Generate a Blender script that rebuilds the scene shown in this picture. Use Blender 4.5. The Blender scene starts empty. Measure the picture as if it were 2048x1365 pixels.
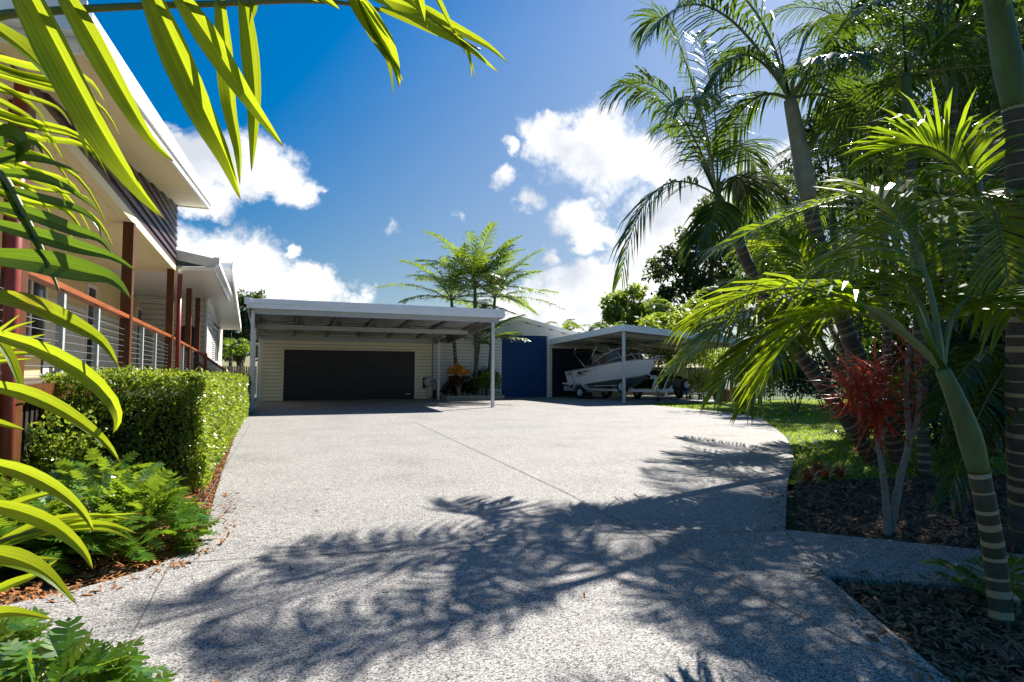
import bpy, math, random
from mathutils import Vector as V, Matrix, noise as mnoise
from mathutils.geometry import tessellate_polygon
rnd = random.Random(7)
scene = bpy.context.scene
COL = scene.collection
rad = math.radians

# ------------------------------------------------------------------ camera basis (also used to measure places)
F = 1204.0
CAM = V((0, 0, 1.25))
yaw, pit, rol = rad(21.6), rad(2.93), rad(.237)
_R = V((math.cos(yaw), -math.sin(yaw), 0))
FW = V((math.sin(yaw) * math.cos(pit), math.cos(yaw) * math.cos(pit), math.sin(pit)))
_U = V((-math.sin(yaw) * math.sin(pit), -math.cos(yaw) * math.sin(pit), math.cos(pit)))
RT = _R * math.cos(rol) + _U * math.sin(rol)
UP = _U * math.cos(rol) - _R * math.sin(rol)
Z = V((0, 0, 1))
def ray(x, y): return RT * ((x - 1024) / F) + UP * ((682.5 - y) / F) + FW
def G(x, y, z=0.0):
    d = ray(x, y); return CAM + d * ((z - CAM.z) / d.z)
def D(x, y, dep): return CAM + ray(x, y) * dep
def atY(x, y, yy):
    d = ray(x, y); return CAM + d * (yy / d.y)
SUN = V((2.65, 1.72, 3.16)).normalized()

# ------------------------------------------------------------------ materials
def nt(name):
    m = bpy.data.materials.new(name); m.use_nodes = True
    t = m.node_tree; t.nodes.clear()
    o = t.nodes.new('ShaderNodeOutputMaterial')
    return m, t, o
def nd(t, kind, **kw):
    n = t.nodes.new(kind)
    for k, v in kw.items():
        if k.startswith('i_'):
            key = k[2:]
            n.inputs[int(key) if key.isdigit() else key.replace('_', ' ')].default_value = v
        else: setattr(n, k, v)
    return n
def ramp(t, stops, interp='LINEAR'):
    r = t.nodes.new('ShaderNodeValToRGB'); e = r.color_ramp; e.interpolation = interp
    while len(e.elements) < len(stops): e.elements.new(0.5)
    for el, (p, c) in zip(e.elements, stops):
        el.position = p; el.color = (c[0], c[1], c[2], 1) if not isinstance(c, (int, float)) else (c, c, c, 1)
    return r
def M(name, col, rough=.6, metal=0.0, var=.12, scale=6.0, bump=0.0, bscale=40.0, spec=.5, stretch=(1, 1, 1)):
    m, t, o = nt(name); L = t.links
    p = nd(t, 'ShaderNodeBsdfPrincipled', i_Roughness=rough, i_Metallic=metal)
    p.inputs['Specular IOR Level'].default_value = spec
    tc = nd(t, 'ShaderNodeNewGeometry')
    mp = nd(t, 'ShaderNodeMapping'); mp.inputs['Scale'].default_value = stretch
    L.new(tc.outputs['Position'], mp.inputs[0])
    n = nd(t, 'ShaderNodeTexNoise', i_Scale=scale, i_Detail=5.0, i_Roughness=.65)
    L.new(mp.outputs[0], n.inputs['Vector'])
    c = V(col)
    r = ramp(t, [(.3, c * (1 - var)), (.7, c * (1 + var))])
    L.new(n.outputs['Fac'], r.inputs[0]); L.new(r.outputs[0], p.inputs['Base Color'])
    if bump:
        n2 = nd(t, 'ShaderNodeTexNoise', i_Scale=bscale, i_Detail=4.0)
        L.new(mp.outputs[0], n2.inputs['Vector'])
        b = nd(t, 'ShaderNodeBump', i_Strength=bump, i_Distance=.02)
        L.new(n2.outputs['Fac'], b.inputs['Height']); L.new(b.outputs[0], p.inputs['Normal'])
    L.new(p.outputs[0], o.inputs[0])
    return m
def leafmat(name, c0, c1, tr, rough=.38, mix=.45, spec=.5, spots=0.0, ribs=False):
    """leaf: each blade gets its own tone; light passes through"""
    m, t, o = nt(name); L = t.links
    g = nd(t, 'ShaderNodeNewGeometry')
    r = ramp(t, [(0, c0), (1, c1)])
    L.new(g.outputs['Random Per Island'], r.inputs[0])
    p = nd(t, 'ShaderNodeBsdfPrincipled', i_Roughness=rough)
    p.inputs['Specular IOR Level'].default_value = spec
    tl = nd(t, 'ShaderNodeBsdfTranslucent')
    r2 = ramp(t, [(0, V(tr) * .75), (1, V(tr) * 1.2)])
    L.new(g.outputs['Random Per Island'], r2.inputs[0])
    src1, src2 = r.outputs[0], r2.outputs[0]
    if spots:
        n = nd(t, 'ShaderNodeTexNoise', i_Scale=spots, i_Detail=3.0)
        L.new(g.outputs['Position'], n.inputs['Vector'])
        k = ramp(t, [(.62, 0.0), (.75, 1.0)])
        L.new(n.outputs['Fac'], k.inputs[0])
        for which in (0, 1):
            mx = nd(t, 'ShaderNodeMix', data_type='RGBA')
            L.new(k.outputs[0], mx.inputs[0]); L.new((src1, src2)[which], mx.inputs[6])
            mx.inputs[7].default_value = (.30, .22, .02, 1)
            if which == 0: a = mx.outputs[2]
            else: src2 = mx.outputs[2]
        src1 = a
    if ribs:
        # parallel veins along the blade and a dry brown tip, from the blade's own coordinates
        uv = nd(t, 'ShaderNodeUVMap'); sx = nd(t, 'ShaderNodeSeparateXYZ'); L.new(uv.outputs[0], sx.inputs[0])
        cm = nd(t, 'ShaderNodeMapping'); cm.inputs['Scale'].default_value = (26, 1.2, 1); L.new(uv.outputs[0], cm.inputs[0])
        vn = nd(t, 'ShaderNodeTexNoise', i_Scale=1.0, i_Detail=3.0, i_Roughness=.7); L.new(cm.outputs[0], vn.inputs['Vector'])
        vr = ramp(t, [(.30, .60), (.70, 1.25)]); L.new(vn.outputs['Fac'], vr.inputs[0])
        tn = nd(t, 'ShaderNodeTexNoise', i_Scale=9.0, i_Detail=3.0); L.new(uv.outputs[0], tn.inputs['Vector'])
        ta = nd(t, 'ShaderNodeMath', operation='MULTIPLY_ADD'); L.new(tn.outputs['Fac'], ta.inputs[0]); ta.inputs[1].default_value = .22; L.new(sx.outputs['Y'], ta.inputs[2])
        tm = ramp(t, [(.50, 0.0), (.53, 1.0)]); tmr = nd(t, 'ShaderNodeMapRange'); L.new(ta.outputs[0], tmr.inputs[0])
        tmr.inputs[1].default_value = .55; tmr.inputs[2].default_value = 1.52; L.new(tmr.outputs[0], tm.inputs[0])
        res = []
        for sck, br in ((src1, (.22, .13, .05, 1)), (src2, (.30, .17, .04, 1))):
            ml = nd(t, 'ShaderNodeMix', data_type='RGBA', blend_type='MULTIPLY', i_0=1.0); L.new(sck, ml.inputs[6]); L.new(vr.outputs[0], ml.inputs[7])
            bm_ = nd(t, 'ShaderNodeMix', data_type='RGBA'); L.new(tm.outputs[0], bm_.inputs[0]); L.new(ml.outputs[2], bm_.inputs[6]); bm_.inputs[7].default_value = br
            res.append(bm_.outputs[2])
        src1, src2 = res
        bp = nd(t, 'ShaderNodeBump', i_Strength=.25, i_Distance=.003); L.new(vn.outputs['Fac'], bp.inputs['Height']); L.new(bp.outputs[0], p.inputs['Normal'])
    L.new(src1, p.inputs['Base Color']); L.new(src2, tl.inputs[0])
    s = nd(t, 'ShaderNodeMixShader', i_0=mix)
    L.new(p.outputs[0], s.inputs[1]); L.new(tl.outputs[0], s.inputs[2]); L.new(s.outputs[0], o.inputs[0])
    return m

def concrete_mat():
    m, t, o = nt('exposed_aggregate'); L = t.links
    g = nd(t, 'ShaderNodeNewGeometry')
    # jitter the coordinates so that the stones are not regular
    nz = nd(t, 'ShaderNodeTexNoise', i_Scale=60.0, i_Detail=2.0)
    L.new(g.outputs['Position'], nz.inputs['Vector'])
    va = nd(t, 'ShaderNodeVectorMath', operation='MULTIPLY_ADD'); va.inputs[1].default_value = (.006, .006, .006)
    L.new(nz.outputs['Color'], va.inputs[0]); L.new(g.outputs['Position'], va.inputs[2])
    v1 = nd(t, 'ShaderNodeTexVoronoi', i_Scale=140.0); L.new(va.outputs[0], v1.inputs['Vector'])
    sp = nd(t, 'ShaderNodeSeparateColor'); L.new(v1.outputs['Color'], sp.inputs[0])
    cr = ramp(t, [(0, (.05, .048, .048)), (.14, (.14, .132, .125)), (.34, (.30, .285, .27)), (.70, (.42, .40, .375)), (1, (.60, .57, .535))])
    L.new(sp.outputs[0], cr.inputs[0])
    # mortar between the stones
    mr = ramp(t, [(.32, 1.0), (.62, .62)])
    L.new(v1.outputs['Distance'], mr.inputs[0])
    mm = nd(t, 'ShaderNodeMix', data_type='RGBA', blend_type='MULTIPLY', i_0=1.0)
    L.new(cr.outputs[0], mm.inputs[6]); L.new(mr.outputs[0], mm.inputs[7])
    # wear and faint stains
    n2 = nd(t, 'ShaderNodeTexNoise', i_Scale=.9, i_Detail=6.0, i_Roughness=.6); L.new(g.outputs['Position'], n2.inputs['Vector'])
    r2 = ramp(t, [(.25, .78), (.5, 1.0), (.75, 1.08)]); L.new(n2.outputs['Fac'], r2.inputs[0])
    n3 = nd(t, 'ShaderNodeTexNoise', i_Scale=14.0, i_Detail=4.0); L.new(g.outputs['Position'], n3.inputs['Vector'])
    r3 = ramp(t, [(.3, .86), (.7, 1.1)]); L.new(n3.outputs['Fac'], r3.inputs[0])
    m2 = nd(t, 'ShaderNodeMix', data_type='RGBA', blend_type='MULTIPLY', i_0=1.0)
    L.new(mm.outputs[2], m2.inputs[6]); L.new(r2.outputs[0], m2.inputs[7])
    m3 = nd(t, 'ShaderNodeMix', data_type='RGBA', blend_type='MULTIPLY', i_0=1.0)
    L.new(m2.outputs[2], m3.inputs[6]); L.new(r3.outputs[0], m3.inputs[7])
    p = nd(t, 'ShaderNodeBsdfPrincipled', i_Roughness=.75)
    p.inputs['Specular IOR Level'].default_value = .25
    L.new(m3.outputs[2], p.inputs['Base Color'])
    b = nd(t, 'ShaderNodeBump', i_Strength=.35, i_Distance=.004); b.invert = True
    L.new(v1.outputs['Distance'], b.inputs['Height']); L.new(b.outputs[0], p.inputs['Normal'])
    L.new(p.outputs[0], o.inputs[0])
    return m

def wood_mat(name, col, rough=.5, scale=3.0, stretch=(12, 1, 12), var=.3):
    return M(name, col, rough, 0, var, scale, .15, 10.0, .4, stretch)

def glass_mat(name, col=(.02, .025, .03), rough=.06):
    return M(name, col, rough, 0, .1, 2, 0, 1, .8)

MT = {}
MT['concrete'] = concrete_mat()
MT['joint'] = M('joint_sealant', (.12, .115, .11), .9)
MT['soil'] = M('garden_soil', (.045, .03, .02), .95, 0, .5, 9, .6, 30)
MT['turf'] = M('turf_soil', (.05, .085, .015), .95, 0, .35, 3, .3, 60)
MT['earth'] = M('bare_earth', (.045, .06, .022), .95, 0, .4, .6)
MT['white'] = M('white_paint', (.80, .80, .79), .42, 0, .03, 3)
MT['cream'] = M('cream_weatherboard', (.66, .63, .55), .55, 0, .04, 2)
MT['garage_board'] = M('garage_weatherboard', (.88, .82, .60), .55, 0, .05, 2)
MT['soffit'] = M('soffit_lining', (.80, .70, .43), .6, 0, .03, 2)
MT['wall_beige'] = M('beige_render', (.68, .52, .26), .7, 0, .06, 1.5)
MT['cladding'] = wood_mat('dark_stained_board', (.060, .034, .038), .42, 2.5, (9, 1.2, 9), .35)
MT['post'] = wood_mat('merbau_timber', (.105, .034, .009), .45, 3, (10, 10, 1), .35)
MT['rail'] = wood_mat('oiled_handrail', (.32, .085, .018), .42, 3, (10, 1, 10), .3)
MT['decking'] = wood_mat('grey_decking', (.16, .13, .10), .7)
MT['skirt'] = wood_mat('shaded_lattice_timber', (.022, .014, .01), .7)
MT['maroon'] = M('maroon_pipe_paint', (.28, .045, .035), .4)
MT['steel'] = M('galvanised_steel', (.66, .68, .72), .42, .35, .12, 30)
MT['galv_rough'] = M('weathered_galvanised', (.42, .45, .45), .6, .25, .22, 22)
MT['roofsheet'] = M('roof_underside', (.50, .50, .48), .55, .2, .2, 8)
MT['foil'] = M('silver_ceiling_foil', (.42, .42, .42), .38, .45, .2, 8, .1, 12)
MT['fascia'] = M('pale_grey_fascia', (.80, .86, .93), .45, 0, .04, 3)
MT['blackdoor'] = M('charcoal_door', (.011, .012, .017), .5, 0, .25, 40, .1, 80)
MT['bluedoor'] = M('navy_door', (.003, .045, .18), .38, 0, .12, 3)
MT['navydark'] = M('dark_navy_door', (.010, .014, .032), .45, 0, .12, 3)
MT['glass'] = glass_mat('dark_window_glass')
MT['gap'] = M('board_lap_shade', (.13, .115, .09), .9)  # dark colour standing in for the shadow lines between lapped boards
MT['black'] = M('black_plastic', (.015, .015, .016), .5)
MT['rubber'] = M('tyre_rubber', (.02, .02, .02), .85, 0, .2, 30)
MT['rim'] = M('painted_rim', (.70, .72, .76), .4, .2, .05)
MT['timber_grey'] = wood_mat('weathered_paling', (.27, .22, .15), .85, 4, (6, 6, .6), .4)
MT['sleeper'] = wood_mat('garden_sleeper', (.36, .31, .24), .85, 4, (1, 10, 10), .35)
MT['picket'] = M('white_picket_paint', (.70, .69, .64), .6)
MT['hull'] = M('white_hull_paint', (.78, .79, .82), .3, 0, .03, 2)
MT['alloy'] = M('bare_alloy', (.34, .35, .35), .45, .6, .15, 6)
MT['chrome'] = M('stainless_tube', (.72, .74, .78), .25, .8, .05)
MT['decal_black'] = M('black_decal', (.012, .012, .013), .5)
MT['decal_red'] = M('red_decal', (.45, .015, .02), .5)
MT['tint'] = M('tinted_screen', (.10, .065, .05), .12, 0, .15, 3, 0, 1, .8)
MT['canvas'] = M('dark_canvas', (.02, .022, .026), .85)
MT['terracotta'] = M('terracotta', (.36, .10, .045), .75, 0, .2, 9)
MT['redpot'] = M('red_glaze', (.40, .02, .02), .35)
MT['bluepaint'] = M('blue_plastic', (.02, .12, .5), .4)
MT['reel'] = M('hose_reel_plastic', (.50, .53, .58), .4)
MT['litter'] = leafmat('dry_leaf', (.28, .10, .03), (.45, .22, .08), (.25, .10, .03), .8, .2, .2)
MT['chip'] = leafmat('bark_chip', (.08, .038, .018), (.32, .18, .10), (.02, .01, .005), .75, .05, .35)
MT['grass'] = leafmat('grass_blade', (.07, .16, .008), (.19, .32, .014), (.55, .72, .03), .55, .45, .3)
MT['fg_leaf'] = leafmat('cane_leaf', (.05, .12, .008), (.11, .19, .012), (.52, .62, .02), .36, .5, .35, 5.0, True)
MT['fg_dark'] = leafmat('shaded_cane_leaf', (.02, .07, .010), (.05, .11, .014), (.20, .33, .014), .22, .38, .7, 0.0, True)  # darker copy of the cane leaf, its shade put into the colour
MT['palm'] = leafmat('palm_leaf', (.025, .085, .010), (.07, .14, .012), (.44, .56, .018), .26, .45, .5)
MT['palm_dim'] = leafmat('shaded_palm_leaf', (.010, .036, .008), (.028, .065, .010), (.15, .25, .010), .22, .40, .5)  # palm leaf copy with the grove's shade put into its colour
MT['palm_mid'] = leafmat('dappled_palm_leaf', (.014, .06, .012), (.04, .10, .012), (.38, .52, .014), .22, .44, .5)  # in-between palm leaf copy, partial shade put into its colour
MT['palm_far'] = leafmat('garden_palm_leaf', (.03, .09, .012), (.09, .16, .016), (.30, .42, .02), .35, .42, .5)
MT['rachis'] = M('leaf_stalk', (.16, .17, .05), .45, 0, .2, 9)
MT['trunk'] = M('palm_trunk_bark', (.08, .062, .045), .8, 0, .35, 14, .4, 40)
MT['trunk_green'] = M('young_palm_trunk', (.045, .05, .028), .6, 0, .3, 10, .2, 40)
MT['scar'] = M('leaf_scar_ring', (.26, .20, .13), .75, 0, .15, 20)
MT['scar_pale'] = M('pale_scar_ring', (.36, .29, .17), .75, 0, .15, 20)
MT['crownshaft'] = M('crownshaft', (.075, .125, .035), .55, 0, .38, 9, .12, 30, .5, (1, 1, .35))
MT['shaft_grey'] = M('pale_crownshaft', (.30, .27, .20), .5, 0, .2, 6)
MT['bark'] = M('tree_bark', (.12, .09, .065), .9, 0, .35, 10, .6, 30)
MT['bark_pale'] = M('pale_stem_bark', (.24, .215, .19), .85, 0, .35, 26, .4, 50)
MT['hedge'] = leafmat('hedge_leaf', (.05, .12, .012), (.14, .22, .025), (.45, .55, .04), .3, .38, .6)
MT['hedge_core'] = M('hedge_twigs_and_core', (.02, .018, .01), .9, 0, .4, 20)
MT['xanadu'] = leafmat('lobed_leaf', (.02, .075, .010), (.09, .19, .016), (.34, .48, .025), .24, .34, .7)
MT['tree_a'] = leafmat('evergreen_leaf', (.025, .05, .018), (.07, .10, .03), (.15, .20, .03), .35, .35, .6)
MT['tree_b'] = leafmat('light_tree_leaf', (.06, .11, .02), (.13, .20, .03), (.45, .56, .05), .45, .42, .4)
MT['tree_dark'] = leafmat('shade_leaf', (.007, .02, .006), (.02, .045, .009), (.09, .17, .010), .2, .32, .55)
MT['shrub'] = leafmat('shrub_leaf', (.04, .09, .012), (.12, .20, .02), (.42, .54, .03), .35, .4, .5)
MT['croton_y'] = leafmat('croton_bright_leaf', (.55, .20, .01), (.70, .42, .03), (.75, .35, .02), .35, .35, .5)
MT['croton_d'] = leafmat('croton_dark_leaf', (.05, .015, .012), (.12, .03, .015), (.18, .03, .01), .35, .25, .5)
MT['red_leaf'] = leafmat('red_strap_leaf', (.14, .012, .015), (.50, .07, .03), (.85, .14, .06), .3, .4, .5)
MT['brom'] = leafmat('bromeliad_leaf', (.35, .03, .02), (.20, .16, .02), (.5, .10, .02), .35, .35, .5)
MT['flower'] = leafmat('orange_flower', (.70, .22, .02), (.80, .35, .03), (.6, .2, .02), .6, .3, .2)

# ------------------------------------------------------------------ mesh builder
class MB:
    def __init__(s): s.v = []; s.f = []; s.m = []; s.uv = {}
    def quad(s, a, b, c, d, mi=0):
        n = len(s.v); s.v += [a, b, c, d]; s.f.append((n, n + 1, n + 2, n + 3)); s.m.append(mi)
    def tri(s, a, b, c, mi=0):
        n = len(s.v); s.v += [a, b, c]; s.f.append((n, n + 1, n + 2)); s.m.append(mi)
    def poly(s, pts, mi=0):
        n = len(s.v); s.v += list(pts); s.f.append(tuple(range(n, n + len(pts)))); s.m.append(mi)
    def hexa(s, p, mi=0):
        """p: 8 corners, bottom ring 0-3 then top ring 4-7"""
        n = len(s.v); s.v += list(p)
        for q in ((0, 3, 2, 1), (4, 5, 6, 7), (0, 1, 5, 4), (1, 2, 6, 5), (2, 3, 7, 6), (3, 0, 4, 7)):
            s.f.append(tuple(n + i for i in q)); s.m.append(mi)
    def box(s, a, b, mi=0):
        x0, y0, z0 = a; x1, y1, z1 = b
        s.hexa([V(c) for c in ((x0, y0, z0), (x1, y0, z0), (x1, y1, z0), (x0, y1, z0), (x0, y0, z1), (x1, y0, z1), (x1, y1, z1), (x0, y1, z1))], mi)
    def bar(s, p, q, w, h, up=Z, mi=0):
        p = V(p); q = V(q); t = (q - p).normalized()
        sd = t.cross(up)
        if sd.length < 1e-4: sd = t.cross(V((1, 0, 0)))
        sd.normalize(); u = sd.cross(t)
        a, b = sd * (w / 2), u * (h / 2)
        s.hexa([p - a - b, p + a - b, q + a - b, q - a - b, p - a + b, p + a + b, q + a + b, q - a + b], mi)
    def tube(s, pts, r, n=8, mi=0, cap=True, mats=None):
        pts = [V(p) for p in pts]
        if isinstance(r, (int, float)): r = [r] * len(pts)
        base = len(s.v); ref = None
        for i, p in enumerate(pts):
            t = (pts[min(i + 1, len(pts) - 1)] - pts[max(i - 1, 0)]).normalized()
            if ref is None:
                ref = t.cross(Z)
                if ref.length < .05: ref = t.cross(V((1, 0, 0)))
            ref = (ref - t * ref.dot(t)).normalized(); b = t.cross(ref)
            for k in range(n):
                a = 2 * math.pi * k / n
                s.v.append(p + (ref * math.cos(a) + b * math.sin(a)) * r[i])
        for i in range(len(pts) - 1):
            for k in range(n):
                k2 = (k + 1) % n
                s.f.append((base + i * n + k, base + i * n + k2, base + (i + 1) * n + k2, base + (i + 1) * n + k))
                s.m.append(mats[i] if mats else mi)
        if cap:
            s.f.append(tuple(base + k for k in reversed(range(n)))); s.m.append(mi)
            e = base + (len(pts) - 1) * n
            s.f.append(tuple(e + k for k in range(n))); s.m.append(mi)
    def lathe(s, prof, c, axis=Z, n=20, mi=0):
        """prof: (radius, height) pairs along axis from c"""
        c = V(c); axis = V(axis).normalized()
        a = axis.cross(V((0.3, 1, .2))).normalized(); b = axis.cross(a); base = len(s.v)
        for r, h in prof:
            for k in range(n):
                t = 2 * math.pi * k / n
                s.v.append(c + axis * h + (a * math.cos(t) + b * math.sin(t)) * r)
        for i in range(len(prof) - 1):
            for k in range(n):
                k2 = (k + 1) % n
                s.f.append((base + i * n + k, base + i * n + k2, base + (i + 1) * n + k2, base + (i + 1) * n + k)); s.m.append(mi)
    def sheet(s, poly, z, mi=0, thick=0.0):
        pts = [V((p[0], p[1], z)) for p in poly]
        n = len(s.v); s.v += pts
        for tr in tessellate_polygon([pts]):
            i, j, k = tr
            nn = (pts[j] - pts[i]).cross(pts[k] - pts[i])
            s.f.append((n + i, n + j, n + k) if nn.z > 0 else (n + i, n + k, n + j)); s.m.append(mi)
        if thick:
            for i in range(len(pts)):
                a, b = pts[i], pts[(i + 1) % len(pts)]
                s.quad(a, b, b - Z * thick, a - Z * thick, mi)
    def build(s, name, mats, parent=None, smooth=False, local=False):
        if not isinstance(mats, (list, tuple)): mats = [mats]
        off = V((0, 0, 0))
        if parent is not None and not local:
            q = parent
            while q is not None:
                off += q.location; q = q.parent
        me = bpy.data.meshes.new(name)
        me.from_pydata([tuple(v - off) for v in s.v], [], s.f)
        for m in mats: me.materials.append(m)
        if len(mats) > 1: me.polygons.foreach_set('material_index', s.m)
        if smooth: me.polygons.foreach_set('use_smooth', [True] * len(s.f))
        if s.uv:
            ul = me.uv_layers.new(name='UVMap')
            li = [0] * len(me.loops); me.loops.foreach_get('vertex_index', li)
            ul.data.foreach_set('uv', [c for i in li for c in s.uv.get(i, (0.0, 0.0))])
        me.update()
        o = bpy.data.objects.new(name, me); COL.objects.link(o)
        if parent is not None: o.parent = parent
        return o
def tag(o, label=None, cat=None, group=None, kind=None):
    if label: o['label'] = label
    if cat: o['category'] = cat
    if group: o['group'] = group
    if kind: o['kind'] = kind
    return o
def thing(name, label, cat, loc=(0, 0, 0), group=None):
    o = bpy.data.objects.new(name, None); COL.objects.link(o); o.location = loc
    o.empty_display_size = .2
    return tag(o, label, cat, group)
def tagm(o, label, cat, group=None): return tag(o, label, cat, group)
def part(name, mat, parent, fn, smooth=False, local=False):
    b = MB(); fn(b); return b.build(name, mat, parent, smooth, local)

# ------------------------------------------------------------------ world: sky, clouds, sun
w = bpy.data.worlds.new('World'); scene.world = w; w.use_nodes = True
t = w.node_tree; t.nodes.clear(); L = t.links
wo = nd(t, 'ShaderNodeOutputWorld')
sky = nd(t, 'ShaderNodeTexSky'); sky.sky_type = 'NISHITA'; sky.sun_disc = False
sky.sun_elevation = math.asin(SUN.z); sky.sun_rotation = math.atan2(SUN.x, SUN.y)
sky.air_density = 1.0; sky.dust_density = .35; sky.ozone_density = 2.2; sky.altitude = 50
tc = nd(t, 'ShaderNodeTexCoord')
nrm = nd(t, 'ShaderNodeVectorMath', operation='NORMALIZE'); L.new(tc.outputs['Generated'], nrm.inputs[0])
hs = nd(t, 'ShaderNodeHueSaturation', i_Value=.92)
L.new(sky.outputs[0], hs.inputs['Color'])
# the sky is deepest blue away from the sun and pales towards it
sdot = nd(t, 'ShaderNodeVectorMath', operation='DOT_PRODUCT'); sdot.inputs[1].default_value = SUN; L.new(nrm.outputs[0], sdot.inputs[0])
sxyz = nd(t, 'ShaderNodeSeparateXYZ'); L.new(nrm.outputs[0], sxyz.inputs[0])
sa_ = nd(t, 'ShaderNodeMath', operation='MULTIPLY_ADD'); L.new(sxyz.outputs['Z'], sa_.inputs[0]); sa_.inputs[1].default_value = 3.8; sa_.inputs[2].default_value = 2.1 - 3.8 * .48 + 4.0 * .69
sb2 = nd(t, 'ShaderNodeMath', operation='MULTIPLY_ADD'); L.new(sdot.outputs['Value'], sb2.inputs[0]); sb2.inputs[1].default_value = -4.0; L.new(sa_.outputs[0], sb2.inputs[2])
scl_ = nd(t, 'ShaderNodeMapRange', interpolation_type='SMOOTHSTEP'); L.new(sb2.outputs[0], scl_.inputs[0]); scl_.inputs[1].default_value = .5; scl_.inputs[2].default_value = 2.6; scl_.inputs[3].default_value = .95; scl_.inputs[4].default_value = 1.72
L.new(scl_.outputs[0], hs.inputs['Saturation'])
svl = nd(t, 'ShaderNodeMapRange'); L.new(sxyz.outputs['Z'], svl.inputs[0])
svl.inputs[1].default_value = .12; svl.inputs[2].default_value = .5; svl.inputs[3].default_value = .66; svl.inputs[4].default_value = 1.0
L.new(svl.outputs[0], hs.inputs['Value'])
def blob(px, py, rx, k=1.0):
    """cloud centre as a direction of the sky and its angular size"""
    d = ray(px, py).normalized(); return d, rx / F * (F / math.hypot(F, math.hypot(px - 1024, py - 682))) , k
blobs = [blob(*b) for b in (
    (395, 320, 120), (490, 340, 110), (560, 375, 75), (440, 390, 80), (620, 362, 30, .6), (330, 280, 70),
    (420, 545, 150), (520, 560, 120), (610, 580, 80), (690, 590, 45, .8), (300, 560, 120), (600, 515, 28, .8),
    (1110, 265, 95), (1180, 300, 120), (1250, 330, 110), (1080, 390, 45, .7), (1010, 355, 42, .75), (1005, 300, 30, .7), (1345, 365, 85),
    (1150, 430, 70, .9), (1195, 475, 62), (1120, 510, 45, .9), (1340, 490, 120), (1400, 430, 150), (1130, 560, 60, .8), (1190, 560, 70, .9),
    (1150, 630, 150), (1280, 600, 150), (1050, 640, 110, .85), (1400, 560, 200), (1000, 610, 60, .6),
    (1550, 350, 120, .8), (800, 470, 30, .45), (930, 420, 30, .35), (1075, 205, 18, .6))]
maxn = None
SQ = (1, 1, 1.5)
def scl(sock):
    m_ = nd(t, 'ShaderNodeVectorMath', operation='MULTIPLY'); m_.inputs[1].default_value = SQ
    L.new(sock, m_.inputs[0]); return m_.outputs[0]
sd = scl(nrm.outputs[0])
# warp the direction so that the clouds' outlines billow
wn = nd(t, 'ShaderNodeTexNoise', i_Scale=7.0, i_Detail=7.0, i_Roughness=.62); L.new(nrm.outputs[0], wn.inputs['Vector'])
wsub = nd(t, 'ShaderNodeVectorMath', operation='SUBTRACT'); wsub.inputs[1].default_value = (.5, .5, .5); L.new(wn.outputs['Color'], wsub.inputs[0])
wma = nd(t, 'ShaderNodeVectorMath', operation='MULTIPLY_ADD'); wma.inputs[1].default_value = (.20, .20, .20)
L.new(wsub.outputs[0], wma.inputs[0]); L.new(sd, wma.inputs[2])
for d, r, k in blobs:
    ds = nd(t, 'ShaderNodeVectorMath', operation='DISTANCE'); L.new(wma.outputs[0], ds.inputs[0])
    ds.inputs[1].default_value = (d.x * SQ[0], d.y * SQ[1], d.z * SQ[2])
    mr = nd(t, 'ShaderNodeMapRange'); L.new(ds.outputs['Value'], mr.inputs[0])
    mr.inputs[1].default_value = r * 1.25; mr.inputs[2].default_value = 0; mr.inputs[3].default_value = 0; mr.inputs[4].default_value = k
    if maxn is None: maxn = mr.outputs[0]
    else:
        mx = nd(t, 'ShaderNodeMath', operation='MAXIMUM'); L.new(maxn, mx.inputs[0]); L.new(mr.outputs[0], mx.inputs[1]); maxn = mx.outputs[0]
fn_ = nd(t, 'ShaderNodeTexNoise', i_Scale=17.0, i_Detail=10.0, i_Roughness=.68, i_Distortion=.35); L.new(nrm.outputs[0], fn_.inputs['Vector'])
ad = nd(t, 'ShaderNodeMath', operation='MULTIPLY_ADD'); L.new(fn_.outputs['Fac'], ad.inputs[0]); ad.inputs[1].default_value = .9; L.new(maxn, ad.inputs[2])
msk = nd(t, 'ShaderNodeMapRange', interpolation_type='SMOOTHSTEP'); L.new(ad.outputs[0], msk.inputs[0])
msk.inputs[1].default_value = .62; msk.inputs[2].default_value = 1.02
gate = nd(t, 'ShaderNodeMapRange', interpolation_type='SMOOTHSTEP'); L.new(maxn, gate.inputs[0]); gate.inputs[1].default_value = .0; gate.inputs[2].default_value = .16
mg = nd(t, 'ShaderNodeMath', operation='MULTIPLY'); L.new(msk.outputs[0], mg.inputs[0]); L.new(gate.outputs[0], mg.inputs[1])
# thicker parts of the clouds are greyer below
cn = nd(t, 'ShaderNodeTexNoise', i_Scale=9.0, i_Detail=5.0); L.new(nrm.outputs[0], cn.inputs['Vector'])
crp = ramp(t, [(.36, (.60, .64, .72)), (.55, (1.0, 1.0, 1.0))]); L.new(cn.outputs['Fac'], crp.inputs[0])
cst = nd(t, 'ShaderNodeVectorMath', operation='SCALE'); cst.inputs[3].default_value = 9.5; L.new(crp.outputs[0], cst.inputs[0])
mxs = nd(t, 'ShaderNodeMix', data_type='RGBA'); L.new(mg.outputs[0], mxs.inputs[0]); L.new(hs.outputs[0], mxs.inputs[6]); L.new(cst.outputs[0], mxs.inputs[7])
bg = nd(t, 'ShaderNodeBackground', i_Strength=.054); L.new(mxs.outputs[2], bg.inputs[0]); L.new(bg.outputs[0], wo.inputs[0])

sl = bpy.data.lights.new('sun', 'SUN'); sl.energy = 5.0; sl.angle = rad(.53); sl.color = (1, .95, .87)
so = bpy.data.objects.new('sun', sl); COL.objects.link(so)
so.rotation_euler = SUN.to_track_quat('Z', 'Y').to_euler(); so.location = (0, 0, 20)

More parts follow.
